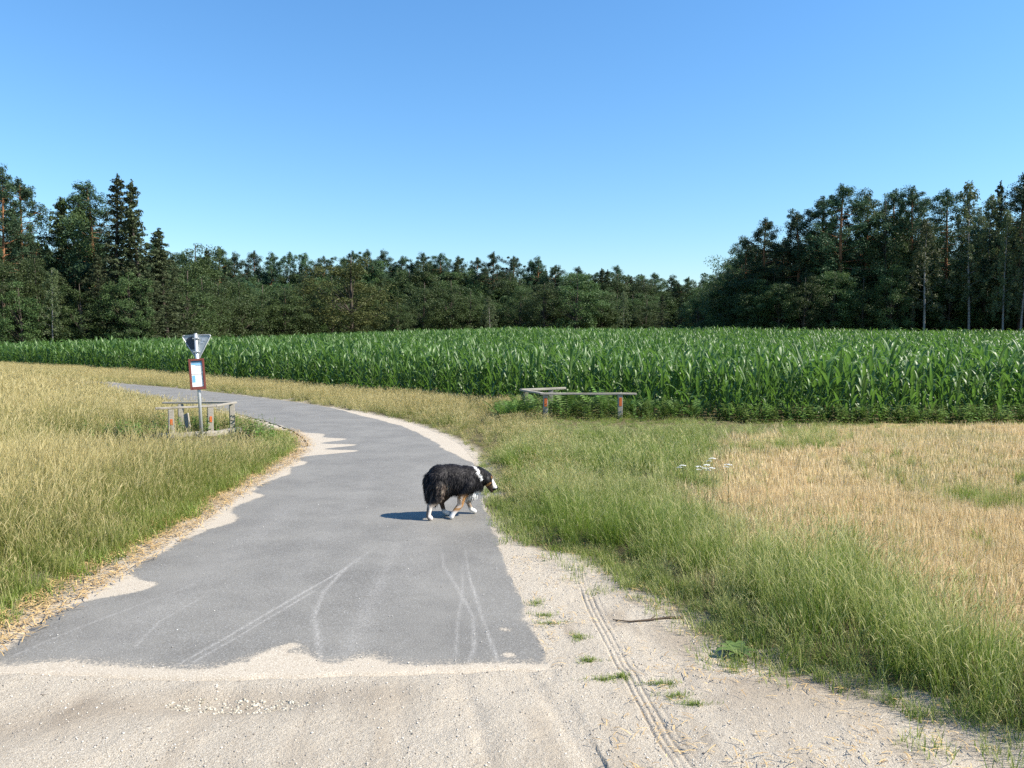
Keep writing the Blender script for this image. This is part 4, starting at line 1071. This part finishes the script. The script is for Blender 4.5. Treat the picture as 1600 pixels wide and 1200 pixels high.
tri = rounded([(-w2, zt), (0, zt - w2 * 1.732), (w2, zt)], .035)
o = spp('sign_plate', prism(tri, .034, .045, .002), M_PLATE); o.rotation_euler = (0, lean, 0)
o['label'] = 'grey back of the point-down triangular sign'
rim = MB(); tl = [(p[0], .033, p[1]) for p in tri]; rim.tube(tl + [tl[0]], .008, 6); q = spp('rim', rim.mesh('rim', M_STEEL, True), M_STEEL, o)
disc = [(-.085 + .125 * math.cos(a), zt - .135 + .13 * math.sin(a)) for a in np.linspace(0, 6.283, 25)[:-1]]
disc = [(min(x_, -.0), z_) for x_, z_ in disc]
disc = [(-.085 + .115 * math.cos(a), zt - .14 + .118 * math.sin(a)) for a in np.linspace(0, 6.283, 25)[:-1]]
spp('round_plate', prism(disc, .0305, .0335, 0), M_DARKDISC, o)  # thin disc added to stand for the dark area left of the pole
for x0, z0, s2 in ((.12, -.085, .034), (.085, -.135, .026)):
    spp('sticker', prism([(x0 - s2, zt + z0 - s2 * .6), (x0 + s2, zt + z0 - s2 * .8), (x0 + s2 * .9, zt + z0 + s2 * .7), (x0 - s2 * .8, zt + z0 + s2 * .6)], .0315, .0335, 0), M_GREYP, o)
for z0 in (-.06, -.3):
    c = MB(); c.tube([(-.045, .0, zt + z0), (.045, 0, zt + z0)], .036, 8); spp('clamp', beam((-.05, 0, zt + z0), (.05, 0, zt + z0), .068, .022, .004), M_STEEL, o)
bd = bpy.data.objects.new('notice_board', None); COL.objects.link(bd); bd.parent = sp
zc = (1.195 + .1); bd.location = ax * (zc / Ls) + Vector((.005, -.045, 0)); bd.rotation_euler = (0, lean * 1.4, R(24))
BW, BH = .262, .55
def bar(x0, x1, z0, z1, y0, y1): return prism([(x0, z0), (x1, z0), (x1, z1), (x0, z1)], y0, y1, .003)
fr = spp('back_panel', bar(-BW / 2, BW / 2, -BH / 2, BH / 2, -.005, .012), M_FRAME, bd)
fw = .035
for nm, a in (('frame_bar', (-BW / 2, -BW / 2 + fw, -BH / 2, BH / 2)), ('frame_bar', (BW / 2 - fw, BW / 2, -BH / 2, BH / 2)), ('frame_bar', (-BW / 2 + fw + .001, BW / 2 - fw - .001, BH / 2 - fw, BH / 2)), ('frame_bar', (-BW / 2 + fw + .001, BW / 2 - fw - .001, -BH / 2, -BH / 2 + fw * 1.4))):
    spp(nm, bar(*a, -.028, -.0055), M_FRAME, bd)
iw = BW / 2 - fw - .004
def flat(x0, x1, z0, z1, y, m, nm): spp(nm, prism([(x0, z0), (x1, z0), (x1, z1), (x0, z1)], y, y + .0008, 0), m, bd)
flat(-iw, iw, .002, BH / 2 - fw - .004, -.0068, M_PAPER, 'notice_sheet'); flat(-iw, iw, -BH / 2 + fw * 1.4 + .004, -.006, -.0068, M_PAPER, 'notice_sheet')
flat(-iw + .006, iw - .006, .195, .235, -.0080, M_DBLUE, 'header_print'); flat(-iw + .006, iw - .006, .165, .192, -.0080, M_BLUE, 'header_print'); flat(-.02, iw - .01, .148, .158, -.0080, M_DBLUE, 'header_print')
flat(-iw + .018, iw - .02, .03, .135, -.0080, M_PALEP, 'map_print'); flat(-iw + .006, -iw + .056, -.145, -.02, -.0080, M_BLUE, 'picture_print'); flat(-.03, iw - .006, -.026, -.018, -.0080, M_GREYP, 'text_line')
for k in range(4): flat(-.03, iw - .02 - .015 * (k % 2), -.06 - .03 * k, -.053 - .03 * k, -.0080, M_PALEP, 'text_line')
flat(iw - .022, iw - .006, -.11, -.075, -.0080, M_GREYP, 'picture_print')

# ------------------------------------------------------------------ low rail by the maize
GB = float(ground_z(1.0, 17.3)) - .09
gb = empty('low_rail', (0, 0, 0)); tag(gb, 'pale weathered low timber rail with orange reflectors among the bracken', 'railing')
def W3(x, y, z): return (x, y, GB + z)
part('top_rail', beam(W3(.62, 16.92, .655), W3(2.76, 17.05, .645), .10, .045, .01, jit=.003), M_WOOD, gb)
part('top_rail', beam(W3(.66, 16.95, .662), W3(.24, 17.75, .685), .10, .04, .01, jit=.003), M_WOOD, gb)
part('top_rail', beam(W3(.20, 17.78, .69), W3(1.26, 18.35, .70), .13, .05, .01, jit=.003), M_WOOD, gb)
def postb(p, z0, z1, w):
    me = beam((0, 0, z0), (0, 0, z1), w, w, .008, jit=.002); me.transform(Matrix.Translation((p[0], p[1], GB)) @ Matrix.Rotation(.06, 4, 'Z')); return me
qa = part('post', postb((.74, 16.96), -.1, .63, .105), M_WOOD, gb); qb = part('post', postb((2.40, 17.05), -.1, .62, .105), M_WOOD, gb)
part('post', postb((.32, 17.72), -.1, .66, .10), M_WOOD, gb); part('post', postb((.92, 18.18), -.1, .67, .10), M_WOOD, gb)
nb = Vector((.06, -1, 0)).normalized()
for p, pp in (((.74, 16.96), qa), ((2.40, 17.05), qb)): reflector(pp, Vector((p[0], p[1], GB + .47)) + nb * .0555, nb, .06, .19)
fb = MB(); ring = []
for z, rr in ((-.1, .20), (.06, .19), (.085, .15), (.09, .05)):
    for k in range(12): a = k / 12 * 6.283; ring.append((.76 + rr * math.cos(a) * random.uniform(.9, 1.1), 16.92 + rr * .8 * math.sin(a) * random.uniform(.9, 1.1), GB + z + random.uniform(-.01, .01)))
fb.add(ring, [(12 * i + j, 12 * i + (j + 1) % 12, 12 * i + 12 + (j + 1) % 12, 12 * i + 12 + j) for i in range(3) for j in range(12)])
part('concrete_footing', fb.mesh('concrete_footing', M_CONC), M_CONC, gb)

# ------------------------------------------------------------------ dog
DOG_AT = (-.575, 7.50); DOG_RZ = R(19)
SEG = []     # (name, p0, r0, p1, r1)
ELL = []     # (name, c, r)
def E_(n, c, r): ELL.append((n, np.array(c, float), np.array(r, float)))
def S_(n, chain):
    for (p0, r0), (p1, r1) in zip(chain[:-1], chain[1:]): SEG.append((n, np.array(p0, float), r0, np.array(p1, float), r1))
E_('torso', (.13, 0, .325), (.15, .11, .135)); E_('torso', (.0, 0, .345), (.20, .115, .135)); E_('torso', (-.14, 0, .355), (.13, .115, .135))
E_('torso', (-.04, 0, .388), (.21, .09, .102)); E_('breech', (-.195, .05, .27), (.08, .058, .125)); E_('breech', (-.195, -.05, .27), (.08, .058, .125))
E_('torso', (.115, 0, .37), (.12, .09, .10)); E_('rump', (-.245, 0, .33), (.05, .06, .09)); E_('ruff', (.235, 0, .305), (.085, .085, .105)); E_('bib', (.19, 0, .225), (.075, .065, .06)); E_('bib', (.13, .02, .205), (.05, .05, .06))
S_('neck', [((.15, 0, .36), .10), ((.25, 0, .365), .088), ((.315, 0, .345), .075)])
E_('skull', (.335, 0, .343), (.072, .064, .060)); E_('cheek', (.345, 0, .312), (.056, .060, .046))
S_('muzzle', [((.375, 0, .305), .042), ((.408, 0, .268), .034), ((.428, 0, .246), .028)])
S_('jaw', [((.365, 0, .270), .030), ((.400, 0, .215), .018)])
S_('hindr', [((-.17, -.07, .30), .075), ((-.175, -.08, .205), .052), ((-.262, -.08, .125), .029), ((-.278, -.08, .035), .021), ((-.256, -.08, .018), .025)])
S_('hindl', [((-.14, .075, .30), .070), ((-.03, .08, .21), .048), ((-.105, .08, .125), .026), ((-.075, .08, .035), .020), ((-.045, .08, .018), .023)])
S_('forer', [((.13, -.075, .29), .065), ((.060, -.085, .205), .044), ((.045, -.085, .120), .030), ((-.025, -.085, .05), .023), ((-.045, -.085, .018), .024)])
S_('forel', [((.16, .075, .30), .060), ((.125, .08, .205), .040), ((.185, .08, .095), .025), ((.205, .08, .035), .021), ((.240, .08, .018), .024)])
bm = bmesh.new()
def uvs(c, r, M=None):
    x_ = bmesh.ops.create_icosphere(bm, subdivisions=3, radius=1.0)
    for v in x_['verts']: v.co = Vector((c[0] + v.co.x * r[0], c[1] + v.co.y * r[1], c[2] + v.co.z * r[2]))
for n_, c, r in ELL: uvs(c, r)
for n_, p0, r0, p1, r1 in SEG:
    k = max(3, int(np.linalg.norm(p1 - p0) / .012))
    for i in range(k + 1): f = i / k; rr = r0 + (r1 - r0) * f; uvs(p0 + (p1 - p0) * f, (rr,) * 3)
for leg in ('hindr', 'hindl', 'forer', 'forel'):                    # toes
    tip = [s_ for s_ in SEG if s_[0] == leg][-1]
    dx = tip[3][0] - tip[1][0]; sg = 1 if dx > 0 else -1
    for oy in (-.016, -.006, .006, .016): uvs((tip[3][0] + (.014 if abs(oy) < .01 else .007) * (1 if leg != 'forer' else -.2), tip[3][1] + oy, .0125), (.013, .0075, .0115))
tmp = bpy.data.meshes.new('dog_raw'); bm.to_mesh(tmp); bm.free()
raw = link('dog_raw', tmp)
md = raw.modifiers.new('r', 'REMESH'); md.mode = 'VOXEL'; md.voxel_size = .0065
md = raw.modifiers.new('s', 'SMOOTH'); md.iterations = 5; md.factor = .5
dg = bpy.context.evaluated_depsgraph_get(); dg.update()
bme = bpy.data.meshes.new_from_object(raw.evaluated_get(dg)); bme.name = 'dog_body'
bpy.data.objects.remove(raw)
nv = len(bme.vertices); bv = np.empty(nv * 3, dtype=np.float32); bme.vertices.foreach_get('co', bv); bv = bv.reshape(-1, 3).astype(float)
bn = np.empty(nv * 3, dtype=np.float32); bme.vertices.foreach_get('normal', bn); bn = bn.reshape(-1, 3).astype(float)
prim = []; dist = []; par = []
for n_, c, r in ELL: dist.append((np.linalg.norm((bv - c) / r, axis=1) - 1) * r.min()); prim.append(n_); par.append(np.zeros(nv))
for n_, p0, r0, p1, r1 in SEG:
    d = p1 - p0; u = np.clip(((bv - p0) @ d) / (d @ d), 0, 1); dist.append(np.linalg.norm(bv - p0 - u[:, None] * d, axis=1) - (r0 + (r1 - r0) * u)); prim.append(n_)
which = np.array(prim)[np.argmin(np.array(dist), 0)]
def dog_colour(p, w, nrm):
    n = len(p); X, Y, Z = p.T; nz = fbm(X * 30 + Y * 20, Z * 30, 91); nz2 = fbm(X * 60, Z * 14 + Y * 40, 92)
    BLK = np.array([.010, .009, .010]); BRN = np.array([.085, .055, .040]); TAN = np.array([.36, .19, .075]); WHT = np.array([.72, .69, .65]); CRM = np.array([.55, .43, .33]); GRY = np.array([.16, .14, .125])
    c = np.tile(BLK, (n, 1))
    def put(mask, col, a=1.0):
        m = (np.clip(mask, 0, 1) * a)[:, None]; c[:] = c * (1 - m) + col * m
    tor = np.isin(w, ['torso', 'breech', 'rump', 'ruff', 'neck', 'bib'])
    put(tor * sstep(.55, .75, nz2) * sstep(.30, .40, Z), np.array([.045, .040, .042]), .6)
    rear = np.isin(w, ['breech', 'hindr', 'hindl', 'torso']) * sstep(.12, .16, Z) * (1 - sstep(.27, .35, Z))
    put(rear * (X < -.02) * sstep(.0, -.1, X) * sstep(.42, .60, nz2), np.array([.14, .105, .085]), .85)
    put(rear * (X < -.05) * (X > -.20) * sstep(.55, .66, nz), np.array([.30, .25, .19]), .8)
    # white collar, chest
    q = X + .55 * (Z - .40) + .03 * (nz - .5)
    put(np.isin(w, ['neck', 'ruff', 'torso']) * sstep(.230, .238, q) * (1 - sstep(.256, .266, q)) * (Z > .34), WHT)
    put(np.isin(w, ['bib']) * (Z < .235 + .02 * nz) * (X > .07), WHT, .92)
    put(np.isin(w, ['ruff']) * (1 - sstep(.235, .262, Z)), WHT)
    # head
    hd = np.isin(w, ['skull', 'cheek', 'muzzle'])
    put(np.isin(w, ['cheek']) * (1 - sstep(.296, .310, Z)) * (X < .385), TAN, .95)
    put(hd * gauss(X, .388, .010) * gauss(np.abs(Y), .038, .012) * gauss(Z, .350, .012), TAN, .9)
    put((w == 'muzzle') * sstep(.390, .405, X + .1 * (Z - .28)) * sstep(.235, .252, Z), WHT)
    put((w == 'muzzle') * (Z < .272) * (X < .405), np.array([.30, .17, .10]), .9)
    put(hd * (np.abs(Y) < .009) * sstep(.36, .38, X) * (Z > .29), WHT)
    put(w == 'jaw', np.array([.045, .028, .024]))
    # legs
    put((w == 'hindr') * (1 - sstep(.125, .165, Z + .04 * (nz - .5))), CRM * .8); put((w == 'hindr') * (1 - sstep(.11, .14, Z)), np.array([.66, .58, .52])); put((w == 'hindr') * (1 - sstep(.115, .14, Z)) * sstep(-.2, -.6, nrm[:, 0]), BRN * .7, .85)
    put((w == 'hindl') * (1 - sstep(.16, .2, Z)), BRN * .6); put((w == 'hindl') * (1 - sstep(.035, .07, Z)), WHT)
    put((w == 'forer') * (1 - sstep(.19, .235, Z)), TAN * 1.1); put((w == 'forer') * sstep(.50, .6, nz2) * (Z < .21) * (Z > .1), CRM); put((w == 'forer') * (1 - sstep(.055, .085, Z)), WHT)
    put((w == 'forel') * (1 - sstep(.17, .22, Z)), CRM * .55); put((w == 'forel') * (1 - sstep(.045, .07, Z)), WHT)
    return c
bcol = dog_colour(bv, which, bn)
at = bme.attributes.new('col', 'FLOAT_COLOR', 'POINT'); at.data.foreach_set('color', np.concatenate([bcol, np.ones((nv, 1))], 1).astype(np.float32).ravel())
M_COAT = mat_vcol('dog_coat', .55, .13)
bme.materials.clear(); bme.materials.append(M_COAT); bme.polygons.foreach_set('use_smooth', np.ones(len(bme.polygons), dtype=bool))
dog = empty('dog', (DOG_AT[0], DOG_AT[1], float(rise(*DOG_AT)) + .0205), DOG_RZ)
tag(dog, 'black shaggy herding dog with white collar and tan legs walking on the asphalt', 'dog')
dog.scale = (.985, 1.06, 1.065)
link('body', bme, dog)
# coat of hair tufts
lenmap = {'torso': .050, 'breech': .066, 'rump': .062, 'ruff': .042, 'bib': .06, 'neck': .030, 'skull': .010, 'cheek': .014, 'muzzle': .004, 'jaw': .003, 'hindr': .024, 'hindl': .024, 'forer': .020, 'forel': .022}
L0 = np.array([lenmap[w] for w in which]); leg = np.isin(which, ['hindr', 'hindl', 'forer', 'forel'])
L0 = np.where(leg, L0 * sstep(.06, .24, bv[:, 2]) + .003, L0)
L0 = np.where((bv[:, 2] > .43) & ~np.isin(which, ['skull', 'neck']), L0 * .5, L0)
pr = np.clip(L0 / .03, .15, 1); pick = rng.choice(nv, 15000, p=pr / pr.sum())
p = bv[pick]; n_ = bn[pick]; L = L0[pick] * rng.uniform(.6, 1.25, len(pick))
flow = np.tile(np.array([-.55, 0, -.75]), (len(pick), 1)); flow[:, 1] = np.sign(p[:, 1]) * .12
top = sstep(.38, .46, p[:, 2])[:, None]; flow = flow * (1 - top) + np.array([-1, 0, -.25]) * top
headm = np.isin(which[pick], ['skull', 'cheek', 'muzzle'])[:, None]; flow = np.where(headm, np.array([-1, 0, -.15]), flow)
flow = flow - n_ * np.sum(flow * n_, 1, keepdims=True) * .85
d = unit(unit(flow) + n_ * .22 + rng.normal(0, .16, (len(pick), 3)))
sd = unit(np.cross(d, n_ + rng.normal(0, .2, (len(pick), 3)))) * (.0016 + .03 * L)[:, None]
b0 = p - n_ * .002; b1 = b0 + d * (L * .55)[:, None]; b2 = b0 + unit(d + np.array([0, 0, -.35])) * L[:, None]
Vh = np.stack([b0 - sd, b0 + sd, b1 + sd * .8, b1 - sd * .8, b2], 1).reshape(-1, 3)
k = np.arange(len(pick))[:, None] * 5
hc = np.repeat(bcol[pick] * rng.uniform(.65, 1.5, (len(pick), 1)), 5, 0)
coat = npmesh('coat', Vh, [k + [[0, 1, 2, 3]], k + [[3, 2, 4]]], M_COAT, dict(col=np.clip(hc, 0, .8)))
o = link('coat', coat, dog); o['kind'] = 'stuff'
M_NOSE = NM('dog_nose').bsdf((.008, .008, .009), .3, .5); M_EYE = NM('dog_eye').bsdf((.02, .01, .006), .1, .6); M_EAR = mat_plain('dog_ear', (.012, .010, .010), .6, .4, var=.4, scale=60)
def blob(c, r, mat, nm, sub=2):
    b = bmesh.new(); bmesh.ops.create_icosphere(b, subdivisions=sub, radius=1.0)
    for v in b.verts: v.co = Vector((v.co.x * r[0], v.co.y * r[1], v.co.z * r[2])) + Vector(c)
    me = bpy.data.meshes.new(nm); b.to_mesh(me); b.free(); me.polygons.foreach_set('use_smooth', [True] * len(me.polygons)); me.materials.append(mat); return me
link('nose', blob((.452, 0, .243), (.017, .019, .016), M_NOSE, 'nose'), dog)
for s_ in (-1, 1):
    link('eye', blob((.388, s_ * .036, .330), (.008, .006, .007), M_EYE, 'eye'), dog)
    pts = [(.300, .052, .385), (.342, .058, .382), (.356, .078, .350), (.346, .088, .302), (.318, .084, .312), (.292, .070, .350)]
    V = [(a, s_ * b, c) for a, b, c in pts] + [(a - .004, s_ * (b - .010), c) for a, b, c in pts] + [(.326, s_ * .083, .350)]
    F3 = [(i, (i + 1) % 6, 12) for i in range(6)]; F4 = [(i, i + 6, (i + 1) % 6 + 6, (i + 1) % 6) for i in range(6)]
    me = npmesh('ear', np.array(V), [np.array(F3), np.array(F4)], M_EAR, None, True); link('ear', me, dog)
tng = MB(); tng.tube([(.37, 0, .268), (.40, 0, .243), (.412, 0, .234)], [.010, .012, .008], 8)
link('tongue', tng.mesh('tongue', mat_plain('tongue_pink', (.42, .14, .13), .4), True), dog)
